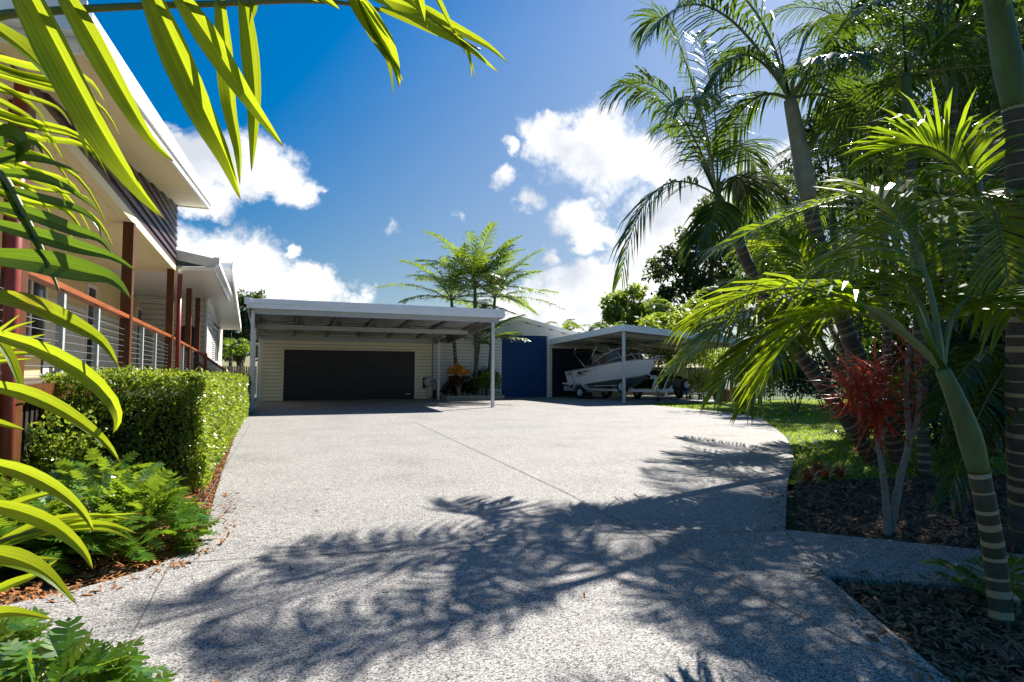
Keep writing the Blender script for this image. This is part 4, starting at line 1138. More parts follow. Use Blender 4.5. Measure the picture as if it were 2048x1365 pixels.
def palm(label, trunk_pts, r0, r1, shaft_pts, rs, fronds, seed, group='palms along the garden bed', ring=.10, shaft='crownshaft', tm='trunk', fk=None, mats=None, name='palm_tree', scar='scar', n_gen=0, gl=1.9, gelev=(75, -15), curl=1.0):
    r = random.Random(seed)
    base = trunk_pts[0]
    root = thing(name, label, 'palm', (base.x, base.y, 0), group)
    tb = MB(); trunk_mesh(tb, spl(trunk_pts, 6), r0, r1, ring, r); tb.build('trunk', [MT[tm], MT[scar]], root, True)
    sb_ = MB(); sp = spl(shaft_pts, 5); m = len(sp) - 1
    sb_.tube(sp, [(lerp(rs[0], rs[1], ((i / m) - .3) / .7) if i / m > .3 else lerp(r1, rs[0], .5 + .5 * math.sin(math.pi * (i / m / .3 - .5)))) for i in range(m + 1)], 14); sb_.build('crownshaft', MT[shaft], root, True)
    top = shaft_pts[-1]; fk = fk or {}
    al = list(fronds)
    for i in range(n_gen):
        az = i * 2.39996 + r.uniform(-.2, .2); el = rad(lerp(gelev[0], gelev[1], (i + .5) / n_gen) + r.uniform(-6, 6)); l = gl * r.uniform(.85, 1.1)
        h = V((math.cos(az), math.sin(az), 0)); d = h * math.cos(el) + Z * math.sin(el)
        p1 = top + d * l * .62; p2 = p1 + (h * (.55) + d * (.25 + 1.2 * (1 - curl)) - Z * (.75 - .25 * (i % 3)) * curl).normalized() * l * .52
        al.append((p1, p2))
    for p1, p2 in al:
        fb = MB(); k = dict(r=r); k.update(fk); frond(fb, top, p1, p2, **k); fb.build('frond', mats or PM, root)
    sp_ = MB(); ax = (shaft_pts[-1] - shaft_pts[-2]).normalized()
    sp_.tube([top, top + ax * gl * .3, top + ax * gl * .62], [.022, .014, .003], 6); sp_.build('spear', mats[0] if mats else MT['palm'], root, True)
    return root

# --- the leaning palm over the lawn
d1 = 8.5
b1 = G(1748, 921)
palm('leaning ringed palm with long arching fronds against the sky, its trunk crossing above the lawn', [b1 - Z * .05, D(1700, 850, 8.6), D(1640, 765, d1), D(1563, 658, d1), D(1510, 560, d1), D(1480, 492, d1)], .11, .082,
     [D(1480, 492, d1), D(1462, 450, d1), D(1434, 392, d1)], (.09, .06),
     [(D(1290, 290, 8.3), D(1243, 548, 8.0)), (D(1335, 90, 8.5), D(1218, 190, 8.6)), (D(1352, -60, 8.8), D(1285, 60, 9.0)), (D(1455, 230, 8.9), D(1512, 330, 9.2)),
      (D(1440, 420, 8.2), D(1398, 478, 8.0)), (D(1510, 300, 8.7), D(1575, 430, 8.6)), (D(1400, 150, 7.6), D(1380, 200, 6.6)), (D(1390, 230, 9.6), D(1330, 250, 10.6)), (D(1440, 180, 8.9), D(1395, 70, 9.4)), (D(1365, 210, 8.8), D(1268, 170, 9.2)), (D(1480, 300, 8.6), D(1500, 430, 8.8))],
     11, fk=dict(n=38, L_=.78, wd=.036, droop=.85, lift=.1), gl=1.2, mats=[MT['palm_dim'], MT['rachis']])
# --- the taller palm behind it
d2 = 8.4
b2 = G(1803, 925)
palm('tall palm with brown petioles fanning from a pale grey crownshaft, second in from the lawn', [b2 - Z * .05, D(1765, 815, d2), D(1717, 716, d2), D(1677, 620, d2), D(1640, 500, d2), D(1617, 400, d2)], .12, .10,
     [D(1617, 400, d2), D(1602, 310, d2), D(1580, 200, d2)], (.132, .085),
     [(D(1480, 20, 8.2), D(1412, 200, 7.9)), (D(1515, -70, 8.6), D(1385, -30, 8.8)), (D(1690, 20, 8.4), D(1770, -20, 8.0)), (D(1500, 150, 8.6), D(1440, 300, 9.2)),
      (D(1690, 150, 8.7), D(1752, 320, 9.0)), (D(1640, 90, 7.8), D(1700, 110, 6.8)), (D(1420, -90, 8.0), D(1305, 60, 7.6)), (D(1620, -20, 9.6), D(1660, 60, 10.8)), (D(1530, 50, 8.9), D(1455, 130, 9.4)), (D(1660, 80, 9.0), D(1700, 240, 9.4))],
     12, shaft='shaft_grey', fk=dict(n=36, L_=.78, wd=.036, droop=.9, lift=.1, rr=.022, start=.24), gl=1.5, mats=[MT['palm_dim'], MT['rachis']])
# --- slender small palm between them
b6 = G(1732, 880)
palm('small slender palm with drooping sunlit fronds behind the red-leaved plant', [b6 - Z * .05, D(1722, 800, 8), D(1683, 762, 7.8), D(1662, 720, 7.7)], .07, .05, [D(1662, 720, 7.7), D(1650, 700, 7.7), D(1636, 672, 7.7)], (.05, .035),
     [(D(1540, 560, 7.4), D(1385, 712, 7.2)), (D(1520, 540, 7.2), D(1345, 742, 6.9)), (D(1550, 600, 7.0), D(1440, 775, 6.7)), (D(1600, 560, 7.4), D(1470, 560, 7.0)), (D(1690, 560, 7.6), D(1780, 640, 7.4)), (D(1560, 640, 7.2), D(1500, 800, 7.0)), (D(1660, 560, 8.2), D(1700, 540, 8.9)), (D(1640, 520, 7.4), D(1560, 470, 7.0))],
     13, fk=dict(n=44, L_=.72, wd=.044, droop=.6), ring=.09, gl=.9)
# --- young palm by the stepping path
d3 = 3.1
b3 = G(2004, 1238)
palm('young palm with smooth green crownshaft and pale-ringed dark stem beside the short path', [b3 - Z * .06, D(1990, 1120, 3.12), D(1975, 1030, 3.1), D(1958, 945, 3.1)], .055, .049,
     [D(1958, 945, 3.1), D(1938, 870, 3.1), D(1912, 800, 3.1), D(1884, 738, 3.1)], (.056, .032),
     [(D(1650, 470, 3.2), D(1392, 640, 3.5)), (D(1660, 500, 3.3), D(1535, 745, 3.5)), (D(1860, 450, 3.4), D(1740, 380, 3.8)), (D(1830, 520, 3.4), D(1770, 560, 4.0)), (D(1900, 560, 3.3), D(1985, 600, 3.6))],
     14, fk=dict(n=44, L_=.52, wd=.031, droop=.5, rr=.016, start=.34, lift=.22), ring=.085, tm='trunk_green', scar='scar_pale', gl=.7)
# --- palm whose big sunlit fronds reach in from the side, pale trunk at the edge of the bed
d4 = 4.3
b4 = G(2046, 1085)
palm('stout palm with pale green crownshaft and ringed trunk at the outer bed side', [b4 - Z * .06, D(2038, 800, d4), D(2040, 560, d4), D(2036, 330, d4), D(2030, 215, d4)], .085, .075,
     [D(2030, 215, d4), D(2014, 120, d4), D(1996, 20, d4), D(1984, -70, d4)], (.092, .07),
     [(D(1900, -260, 4.1), D(1740, -120, 4.0)), (D(2020, -280, 4.3), D(2180, -160, 4.4)), (D(2050, -220, 3.6), D(2080, -60, 3.0)), (D(1960, -260, 3.4), D(1860, -260, 2.6))],
     15, scar='scar_pale', fk=dict(n=40, L_=.55, wd=.036, droop=.7, rr=.02, start=.25), gl=1.0)
b5 = G(2046, 985)
palm('bushy palm reaching broad dappled fronds over the bed from beside the stout pale trunk', [b5 - Z * .06, D(2052, 800, 5.0), D(2010, 560, 4.8)], .07, .06, [D(2010, 560, 4.8), D(1985, 490, 4.7), D(1962, 412, 4.6)], (.075, .04),
     [(D(1800, 320, 4.4), D(1470, 478, 4.2)), (D(1985, 330, 4.1), D(2025, 620, 3.6)), (D(1890, 250, 4.6), D(1770, 300, 4.8)), (D(1850, 380, 4.1), D(1660, 560, 3.7)), (D(2060, 300, 4.8), D(2150, 420, 5.0)), (D(1960, 240, 5.2), D(1900, 260, 6.0))],
     16, mats=[MT['palm_mid'], MT['rachis']], fk=dict(n=42, L_=.74, wd=.031, droop=.5, rr=.016, start=.12, lift=.28), gl=.9)
# --- shaded palms deeper in the bed
deep = [((1843, 935), (1838, 640), (1818, 260), (1812, 150), 7.6, 9, 1.4, 'dark slim palm trunk rising straight behind the red-leaved plant'),
        ((1925, 905), (1900, 620), (1905, 210), (1900, 110), 8.6, 11, 2.0, 'shaded palm deep in the bed with a full dark crown'),
        ((1700, 880), (1722, 560), (1712, 160), (1706, 60), 13.0, 11, 2.2, 'dark palm behind the two leaning trunks with its crown high over the lawn'),
        ((1985, 890), (1985, 600), (1960, 420), (1955, 340), 9.5, 11, 2.2, 'low-crowned shaded palm near the dense shrubs'),
        ((1780, 900), (1768, 560), (1765, 410), (1762, 350), 10.0, 11, 2.0, 'dim palm crown filling the gap under the taller palms'),
        ((1712, 850), (1690, 640), (1668, 480), (1664, 420), 11.5, 10, 2.0, 'bright-edged palm crown at the lawn side behind the leaning trunk')]
deep += [((1900, 905), (1880, 640), (1856, 440), (1850, 350), 11.0, 16, 2.0, 'shaded palm with a broad crown midway up behind the bushy fronds'),
         ((2010, 900), (2005, 500), (1994, 240), (1990, 140), 10.0, 16, 2.1, 'shaded palm crown filling the corner behind the stout pale trunk'),
         ((1800, 880), (1795, 480), (1783, 190), (1780, 100), 14.0, 16, 2.4, 'high dark palm crown between the tall grey-shafted palm and the stout trunk')]
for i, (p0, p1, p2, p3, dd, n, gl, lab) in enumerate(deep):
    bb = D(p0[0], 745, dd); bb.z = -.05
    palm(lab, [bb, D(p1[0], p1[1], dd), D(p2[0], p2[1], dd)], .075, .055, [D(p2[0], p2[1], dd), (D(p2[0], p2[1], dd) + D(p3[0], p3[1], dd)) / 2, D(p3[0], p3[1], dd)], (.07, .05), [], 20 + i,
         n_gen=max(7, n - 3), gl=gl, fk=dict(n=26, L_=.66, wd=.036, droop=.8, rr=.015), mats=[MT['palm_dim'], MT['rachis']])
# --- bright bushy palm filling the gap beside the leaning trunks, and a dark one reaching in from the side
bb = G(1738, 826); bb.z = -.05
palm('bushy sunlit palm between the leaning trunk and the tall dark tree behind the lawn', [bb, D(1700, 740, 12.4), D(1660, 650, 12.2)], .085, .06, [D(1660, 650, 12.2), D(1648, 600, 12.2), D(1634, 555, 12.2)], (.07, .045),
     [(D(1560, 430, 12.0), D(1440, 500, 11.6)), (D(1600, 400, 12.2), D(1520, 420, 12.4)), (D(1570, 520, 11.8), D(1470, 610, 11.4))], 28, n_gen=9, gl=2.0, fk=dict(n=40, L_=.78, wd=.042, droop=.6, rr=.015))
bb = V((5.9, 3.0, -.05))
palm('dark cane palm reaching drooping fronds over the bed from outside its edge', [bb, V((5.85, 3.0, .6)), V((5.75, 3.0, 1.0))], .05, .04, [V((5.75, 3.0, 1.0)), V((5.7, 3.0, 1.2)), V((5.6, 3.0, 1.4))], (.05, .03),
     [(D(1960, 640, 4.6), D(1880, 830, 4.3)), (D(1980, 740, 4.5), D(1900, 985, 4.2)), (D(1950, 520, 4.9), D(1850, 600, 5.0)), (D(2000, 480, 4.7), D(1960, 420, 4.4)), (D(1985, 700, 5.0), D(1870, 740, 5.6))], 29,
     fk=dict(n=34, L_=.42, wd=.028, droop=.6, rr=.010), mats=[MT['palm_dim'], MT['rachis']], ring=.08, gl=.7)

# --- palms by the shed
FM = [MT['palm_far'], MT['rachis']]
def gp(lab, px, pyb, yy, crown, n, gl, r0, seed, grp='palms in the raised bed'):
    bb = atY(px, pyb, yy); bb.z = .12; c = atY(crown[0], crown[1], yy); m = bb.lerp(c, .72)
    palm(lab, [bb, bb.lerp(m, .5) + V((.04, 0, 0)), m], r0, r0 * .8, [m, m.lerp(c, .5), c], (r0 * .95, r0 * .6), [], seed, grp, n_gen=n, gl=gl, fk=dict(n=40, L_=.70, wd=.06, droop=.5, rr=.018), mats=FM, ring=.16, gelev=(88, -8), curl=.72)
gp('bed palm with single straight trunk nearest the hose reel', 913, 795, 26.2, (903, 600), 14, 2.9, .10, 51)
gp('tallest bed palm with a dense crown above the carport roof', 951, 795, 25.9, (950, 575), 22, 3.0, .10, 52)
gp('bed palm leaning towards the blue roller door', 972, 795, 26.1, (990, 595), 20, 2.9, .09, 53)
gp('short bushy palm low in the raised bed before the shed wall', 945, 795, 25.8, (960, 680), 12, 2.0, .06, 54)
def fp(lab, px, py, dd, n, gl, seed):
    c = D(px, py, dd); bb = V((c.x, c.y, -.1)); m = bb.lerp(c, .85)
    palm(lab, [bb, bb.lerp(m, .5), m], .12, .1, [m, m.lerp(c, .5), c], (.11, .06), [], seed, 'palms beyond the shed', n_gen=n, gl=gl, fk=dict(n=24, L_=.6, wd=.09, droop=.7, rr=.02), mats=FM, ring=.3, gelev=(80, 5))
fp('distant palm crown just clearing the shed roof slope', 1128, 668, 44, 9, 2.0, 61)
fp('distant palm with one upright frond between shed roof and boat carport', 1178, 672, 46, 6, 2.2, 62)
fp('distant yellowish palm behind the boat carport roof', 1228, 668, 44, 8, 1.8, 63)
fp('palm between the house wing and the carport posts', 462, 700, 35, 8, 1.6, 64)
fp('tall distant palm clump behind the boat carport fascia', 1365, 640, 36, 11, 3.0, 65)

# --- raised bed with its plants
bed = thing('garden_bed', 'raised bed edged with grey timber sleepers between carport and blue roller door', 'garden bed', (8.3, 26, 0))
part('edging', MT['sleeper'], bed, lambda b: [b.box((7.02, 25.30, -.01), (9.66, 25.38, .20)), b.box((9.58, 25.385, -.01), (9.66, GY - .05, .195)), b.box((7.02, 25.385, -.01), (7.10, GY - .05, .19))])
part('soil', MT['soil'], bed, lambda b: b.box((7.11, 25.385, .0), (9.575, GY - .05, .14)))

def leaf(b, p, d, L_, wd, nrm, mi=0, fold=.0):
    """flat diamond leaf from p along d"""
    s = d.cross(nrm)
    if s.length < 1e-3: s = d.cross(V((.3, .5, .8)))
    s = s.normalized() * (wd / 2)
    b.quad(p, p + d * (L_ * .42) + s, p + d * L_, p + d * (L_ * .42) - s, mi)
def rdir(r):
    while True:
        v = V((r.uniform(-1, 1), r.uniform(-1, 1), r.uniform(-1, 1)))
        if .05 < v.length < 1: return v.normalized()
def bush(name, label, cat, c, rx, ry, rz, n, L_, wd, mat, seed, group=None, stems=5, up=.4, shell=.55):
    r = random.Random(seed); c = V(c)
    root = thing(name, label, cat, (c.x, c.y, max(0, c.z - rz)), group)
    b = MB()
    lob = [(rdir(r), r.uniform(.18, .42)) for _ in range(9)]
    for _ in range(n):
        d = rdir(r)
        if d.z < -.6: d.z *= -.5; d.normalize()
        k = max(0.45, 1 + sum(a * (max(0, d.dot(q) - .72) * 3.2 - .12) for q, a in lob))
        f_ = (r.random() ** .4) * k
        f_ = max(f_, shell * r.random())
        p = c + V((d.x * rx, d.y * ry, d.z * rz)) * f_
        ld = (d * .8 + rdir(r) * .9 + Z * (up - .3)).normalized()
        leaf(b, p, ld, L_ * r.uniform(.6, 1.2), wd * r.uniform(.7, 1.2), (Z * .6 + d * .5 + rdir(r) * .8).normalized())
    b.build('foliage', mat, root)
    sb_ = MB()
    for k in range(stems):
        a = k * 2.4; q = c + V((math.cos(a) * rx * .5, math.sin(a) * ry * .5, rz * .3)); p = V((c.x + math.cos(a) * .06, c.y + math.sin(a) * .06, c.z - rz - .02))
        sb_.tube([p, p.lerp(q, .5) + rdir(r) * rx * .1, q], [.018 * max(1, rz), .014 * max(1, rz), .006], 5)
    sb_.build('stem', MT['bark'], root)
    return root
# croton: bright crown over dark leaves, two pale stems
cq = atY(917, 795, 25.5); cq.z = .14; cc = atY(915, 750, 25.45)
cro = thing('croton', 'croton shrub with orange and yellow leaves above dark red ones on bare pale stems', 'shrub', (cq.x, cq.y, .14))
part('stem', MT['bark_pale'], cro, lambda b: [b.tube([cq + V((x * .1, 0, 0)), cq + V((x * .25, 0, .35)), cc + V((x, 0, -.15))], [.028, .022, .012], 6) for x in (-.22, .05, .28)])
r = random.Random(5)
by, bd = MB(), MB()
for _ in range(230):
    d = rdir(r); d.z = abs(d.z) * .9 - .15; d.normalize()
    p = cc + V((d.x * .42, d.y * .34, d.z * .30 + .06)) * (r.random() ** .3); ld = (d + Z * .5 + rdir(r) * .35).normalized()
    leaflet(by, p, ld, (Z + rdir(r)).normalized(), r.uniform(.14, .24), .075, .5)
for _ in range(200):
    d = rdir(r); d.z = -abs(d.z) * .8 + .1
    p = cc + V((d.x * .36, d.y * .32, d.z * .36 - .1)) * (r.random() ** .3); ld = (d + rdir(r) * .4 - Z * .1).normalized()
    leaflet(bd, p, ld, (Z + rdir(r)).normalized(), r.uniform(.15, .24), .07, .6)
by.build('bright_leaf', MT['croton_y'], cro); bd.build('dark_leaf', MT['croton_d'], cro)
c = atY(978, 768, 25.75); bush('leafy_shrub', 'rounded glossy green shrub with one orange bloom at the end of the raised bed', 'shrub', (c.x, c.y, .80), .62, .5, .62, 900, .17, .075, MT['shrub'], 71)
c = atY(933, 780, 25.9); bush('dark_shrub', 'dark leafy shrub under the palms in the middle of the raised bed', 'shrub', (c.x, c.y, .5), .62, .5, .42, 650, .2, .06, MT['tree_dark'], 72)
c = atY(900, 788, 26.3); bush('dark_shrub', 'low dark plant beside the pump box at the start of the raised bed', 'shrub', (c.x, c.y, .42), .4, .35, .36, 380, .2, .05, MT['tree_dark'], 73)
c = atY(962, 762, 26.4); bush('dark_shrub', 'upright dark shrub behind the croton against the shed wall', 'shrub', (c.x, c.y, .85), .55, .3, .7, 600, .18, .06, MT['tree_dark'], 74)
b = MB(); q = atY(982, 773, 25.35)
for _ in range(40):
    d = rdir(r); leaflet(b, q, (d + V((0, -.8, .3))).normalized(), Z, .1, .03, .3)
tagm(b.build('flower', MT['flower']), 'single orange flower head on the green shrub beside the carport post', 'flower')

# --- broadleaf trees
def tree(name, label, base, clusters, nleaf, ls, mat, seed, group=None, r0=.25, bark='bark', lw=.5):
    r = random.Random(seed); base = V(base)
    root = thing(name, label, 'tree', base, group)
    tb = MB(); cen = sum((c for c, _ in clusters), V((0, 0, 0))) / len(clusters); fork = base.lerp(V((lerp(base.x, cen.x, .6), lerp(base.y, cen.y, .6), cen.z)), .45)
    tb.tube([base - Z * .15, base.lerp(fork, .5) + V((r0 * .4, 0, 0)), fork], [r0 * 1.15, r0 * .9, r0 * .75], 10)
    for c, q in clusters:
        m = fork.lerp(c, .55) + rdir(r) * q * .2 - Z * q * .1
        tb.tube([fork, m, c, c + rdir(r) * q * .6], [r0 * .45, r0 * .28, r0 * .14, r0 * .05], 6)
    tb.build('trunk', MT[bark], root, True)
    b = MB(); wts = [q ** 2 for _, q in clusters]; tot = sum(wts)
    for (c, q), wt in zip(clusters, wts):
        k = int(nleaf * wt / tot); subs = [(c + rdir(r) * q * r.uniform(.35, 1.0), q * r.uniform(.22, .42)) for _ in range(16)]
        for _ in range(k):
            sc, sr = r.choice(subs)
            d = rdir(r); p = sc + V((d.x, d.y, d.z * .75)) * sr * (r.random() ** .45)
            leaf(b, p, (d * .5 + rdir(r) - Z * .25).normalized(), ls * r.uniform(.6, 1.25), ls * lw * r.uniform(.7, 1.2), (Z * .7 + rdir(r)).normalized())
    b.build('crown', mat, root)
    return root
def gcl(lst, dd):
    r = random.Random(len(lst)); return [(D(x, y, dd + r.uniform(-1.5, 1.5) * s * dd / F * .02 * 20 / 20), s * dd / F) for x, y, s in lst]
def tb_(x, dd): p = D(x, 745, dd); return (p.x, p.y, -.1)
tree('evergreen_tree', 'big dark evergreen tree rising behind the boat carport and the leaning palm', tb_(1420, 54), gcl([(1320, 620, 45), (1345, 560, 55), (1400, 590, 70), (1390, 520, 60), (1430, 480, 65), (1470, 470, 60), (1480, 560, 80), (1330, 520, 30), (1420, 430, 36), (1500, 440, 50), (1440, 640, 70), (1540, 520, 80), (1350, 650, 50)], 54), 19000, .50, MT['tree_a'], 81, 'trees beyond the back fence', .35)
tree('light_tree', 'pale green airy round tree beyond the shed at the skyline', tb_(1250, 48), gcl([(1240, 612, 34), (1270, 602, 36), (1225, 640, 26), (1262, 640, 40), (1295, 630, 34), (1215, 618, 18)], 48), 5200, .36, MT['tree_b'], 82, 'trees beyond the back fence', .3)
tree('light_tree', 'bright low feathery tree directly behind the boat carport roof', tb_(1330, 33), gcl([(1300, 660, 30), (1340, 655, 34), (1370, 662, 36), (1400, 650, 40), (1320, 690, 40), (1390, 700, 40)], 33), 4200, .3, MT['tree_b'], 83, 'trees beyond the back fence', .2)
tree('evergreen_tree', 'mixed dark tree between the house wing and the carport', tb_(480, 42), gcl([(470, 640, 40), (500, 620, 38), (455, 690, 40), (495, 680, 45), (520, 660, 40), (510, 610, 26), (440, 650, 30), (430, 600, 30)], 42), 6500, .36, MT['tree_a'], 84, None, .3)
dk = [('added dark canopy tree, mostly above the view, shading the palms of the bed', 11.8, [(1860, -50, 100), (1830, -190, 90), (1900, -230, 110), (1960, -100, 120), (1950, 60, 120), (2060, 0, 150), (2080, 170, 140), (2120, -180, 150)], 10000, 88),  # crown added mostly out of view to shade the deep palms
      ('dense dark tree closing off the garden at the top of the bed', 15.0, [(1880, 80, 120), (1980, 180, 150), (1850, 280, 110), (1960, 330, 140), (2060, 60, 160), (1900, 420, 120), (2040, 420, 140)], 13000, 85),
      ('dense dark tree behind the leaning palms along the lawn', 27.0, [(1740, 260, 80), (1690, 180, 60), (1800, 320, 90), (1850, 130, 90), (1920, 250, 120), (1650, 280, 70), (1960, 60, 120), (1600, 380, 90), (1660, 460, 110), (1730, 400, 110), (1560, 520, 80), (1620, 580, 100), (1720, 560, 120), (1530, 620, 70), (1800, 560, 110), (1680, 680, 100), (1700, 300, 90), (1560, 690, 60)], 34000, 86),
      ('dense dark tree low behind the red-leaved plant', 12.0, [(1800, 640, 110), (1900, 600, 130), (2000, 560, 130), (1960, 720, 140), (1840, 760, 100), (2070, 700, 140), (1760, 740, 80), (2060, 860, 120)], 13000, 87)]
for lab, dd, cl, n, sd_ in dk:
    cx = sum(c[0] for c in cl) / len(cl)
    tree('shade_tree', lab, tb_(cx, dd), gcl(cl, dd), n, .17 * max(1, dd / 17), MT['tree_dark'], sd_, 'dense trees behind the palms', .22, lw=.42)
# shrubs closing the garden
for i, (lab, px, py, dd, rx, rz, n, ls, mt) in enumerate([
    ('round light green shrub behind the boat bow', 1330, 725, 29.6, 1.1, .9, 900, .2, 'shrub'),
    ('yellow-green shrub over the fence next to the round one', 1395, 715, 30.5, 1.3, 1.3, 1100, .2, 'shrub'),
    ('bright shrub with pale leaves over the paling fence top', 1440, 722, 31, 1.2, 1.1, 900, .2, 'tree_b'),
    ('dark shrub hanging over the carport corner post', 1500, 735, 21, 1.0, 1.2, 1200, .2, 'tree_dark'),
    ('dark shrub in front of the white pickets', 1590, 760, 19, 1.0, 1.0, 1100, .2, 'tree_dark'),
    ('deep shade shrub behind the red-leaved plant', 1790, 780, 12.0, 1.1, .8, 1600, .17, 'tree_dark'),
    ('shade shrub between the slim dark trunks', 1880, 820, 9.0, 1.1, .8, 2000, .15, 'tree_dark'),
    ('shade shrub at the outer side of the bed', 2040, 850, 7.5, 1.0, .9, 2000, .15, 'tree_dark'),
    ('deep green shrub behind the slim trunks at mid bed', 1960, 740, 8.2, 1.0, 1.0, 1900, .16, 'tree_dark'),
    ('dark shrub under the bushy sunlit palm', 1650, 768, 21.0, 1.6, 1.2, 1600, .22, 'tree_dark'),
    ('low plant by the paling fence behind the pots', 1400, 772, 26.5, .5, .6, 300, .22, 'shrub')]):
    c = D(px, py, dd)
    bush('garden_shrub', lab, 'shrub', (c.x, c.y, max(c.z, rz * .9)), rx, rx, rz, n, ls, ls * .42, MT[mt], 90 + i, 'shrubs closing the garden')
# frangipani-like small tree by the left fence
c = D(487, 703, 33); bush('small_shrub', 'small light green shrub above the grey fence left of the carport post', 'shrub', (c.x, c.y, c.z), .45, .4, .6, 120, .3, .1, MT['shrub'], 120)

# --- red cordyline on two pale stems
cb = G(1776, 1062)
cor = thing('cordyline', 'red strap-leaved cordyline on two forked pale stems in the mulch bed', 'shrub', (cb.x, cb.y, 0))
dc = (cb - CAM).dot(FW)
def stem(pts, r0, r1): part('stem', MT['bark_pale'], cor, lambda b: b.tube(spl(pts, 6), [lerp(r0, r1, i / (6 * (len(pts) - 1))) for i in range(6 * (len(pts) - 1) + 1)], 9), True)
h1, h2, h3, h4 = D(1705, 760, dc), D(1755, 800, dc - .1), D(1750, 735, dc + .25), D(1820, 690, dc + .2)
stem([cb - Z * .05, D(1770, 985, dc), D(1757, 880, dc), D(1748, 820, dc), h1 + V((.04, 0, -.05))], .030, .016)
stem([D(1757, 880, dc), D(1772, 850, dc), h2], .020, .014)
stem([cb + V((.05, .02, -.05)), D(1800, 960, dc), D(1818, 880, dc), D(1812, 780, dc + .1), h4], .032, .016)
stem([D(1818, 880, dc), D(1835, 830, dc), D(1842, 760, dc)], .022, .014)
r = random.Random(33)
for h, n, l in ((h1, 105, .37), (h2, 120, .36), (h3, 105, .34), (h4, 50, .28), (D(1842, 760, dc), 40, .26)):
    b = MB()
    for _ in range(n):
        d = rdir(r); d.z = d.z * .75 + .12; d.normalize()
        leaflet(b, h + rdir(r) * .05 - Z * r.uniform(0, .2), d, (Z + rdir(r) * .5).normalized(), l * r.uniform(.6, 1.15), .016, r.uniform(.03, .35))
    b.build('leaf_rosette', MT['red_leaf'], cor)
# --- bromeliads at the bed corner
for i, (px, py) in enumerate([(1618, 958), (1650, 952), (1680, 948), (1636, 940)]):
    q = G(px, py); q.z = -.05
    b = MB()
    for k in range(22):
        a = k * 2.4; e = rad(lerp(75, 15, k / 22)); d = V((math.cos(a) * math.cos(e), math.sin(a) * math.cos(e), math.sin(e)))
        leaflet(b, q, d, (Z - d * .3).normalized(), r.uniform(.18, .27), .045, .5)
    tagm(b.build('bromeliad', MT['brom']), ['red and green bromeliad at the mulch corner next to the drive', 'second bromeliad from the drive with yellow-green tips', 'bromeliad farthest from the drive beside the lawn', 'small bromeliad behind the others at the lawn edge'][i], 'bromeliad', 'bromeliads at the bed corner')
# --- small palm seedlings in the bed
def seedling(lab, q, L_, n, seed):
    r = random.Random(seed); root = thing('palm_seedling', lab, 'seedling', (q.x, q.y, 0), 'palm seedlings')
    for k in range(n):
        a = k * 2.39996 + .7; e = rad(r.uniform(25, 65)); h = V((math.cos(a), math.sin(a), 0)); d = h * math.cos(e) + Z * math.sin(e)
        b = MB(); frond(b, q, q + d * L_ * .6, q + h * L_ * .95 + Z * L_ * r.uniform(.2, .5), n=16, L_=L_ * .45, wd=.022, droop=.3, rr=.005, r=r); b.build('frond', PM, root)
seedling('palm seedling with stiff green leaves at the foot of the young ringed palm', G(1985, 1195), .34, 6, 3)
seedling('small palm seedling at the lawn edge beside the leaning trunk', G(1690, 880), .45, 6, 4)

# ================================================================== HEDGE AND LEFT BED
HX0, HX1, HY0, HY1 = -2.05, -.66, 7.0, 21.0
hedge = thing('hedge', 'long clipped green hedge with sunlit side along the drive edge', 'hedge', ((HX0 + HX1) / 2, 14, 0))
HT = lambda y: 1.20 - .010 * (y - 7)
b = MB(); r = random.Random(77)
def bump(p): return .07 * mnoise.noise(p * 1.7) + .04 * mnoise.noise(p * 4.5)
def hleaf(p, out, s):
    d = (out * .7 + rdir(r) * .9 + Z * .15).normalized(); leaf(b, p, d, s * r.uniform(.7, 1.3), s * .55 * r.uniform(.8, 1.2), (out * .8 + Z * .4 + rdir(r) * .7).normalized())
for _ in range(6500):
    x, z = r.uniform(HX0, HX1), r.uniform(.02, 1) ** .9 * HT(7); q = V((x, HY0, z)); dep = r.random() ** 2 * .22
    hleaf(q + V((0, dep - bump(q * 1.3), 0)), V((0, -1, 0)), .046)
for _ in range(30000):
    u = r.random() ** 1.5; y = lerp(HY0, HY1, u); z = r.uniform(.02, 1) * HT(y); q = V((HX1, y, z)); dep = r.random() ** 2 * .18
    hleaf(q + V((bump(q) - dep, 0, 0)), V((1, 0, 0)), .046 + .022 * u)
for _ in range(15000):
    u = r.random() ** 1.5; y = lerp(HY0, HY1, u); x = r.uniform(HX0, HX1); z = HT(y); q = V((x, y, z)); dep = r.random() ** 2 * .15 - (.05 if r.random() < .06 else 0)
    hleaf(q + V((0, 0, bump(q) - dep)), Z, .046 + .022 * u)
b.build('foliage', MT['hedge'], hedge)
b = MB()
b.box((HX0 + .2, HY0 + .2, -.05), (HX1 - .2, HY1 - .2, HT(21) - .16)); b.box((HX0 + .2, HY0 + .201, HT(21) - .158), (HX1 - .2, HY0 + 7, HT(14) - .16))  # added solid dark core stops the view through and darkens the inside
for _ in range(500):
    y = HY0 + r.random() ** 1.6 * 10; x = r.uniform(HX0 + .1, HX1 - .04)
    if r.random() < .6: y = HY0 + r.uniform(.05, .2)
    q = V((x, y, r.uniform(.0, .8))); b.tube([q, q + V((r.gauss(0, .08), r.gauss(-.04, .05), r.uniform(.15, .4)))], [.006, .003], 4)
b.build('twigs_and_core', MT['hedge_core'], hedge)
# shaded low planting under the deck, left of the hedge
bush('leafy_shrub', 'dim loose shrub below the veranda posts at the hedge end', 'shrub', (-1.78, 6.62, .40), .32, .34, .46, 1500, .06, .03, MT['hedge'], 131, None, 5, .3)

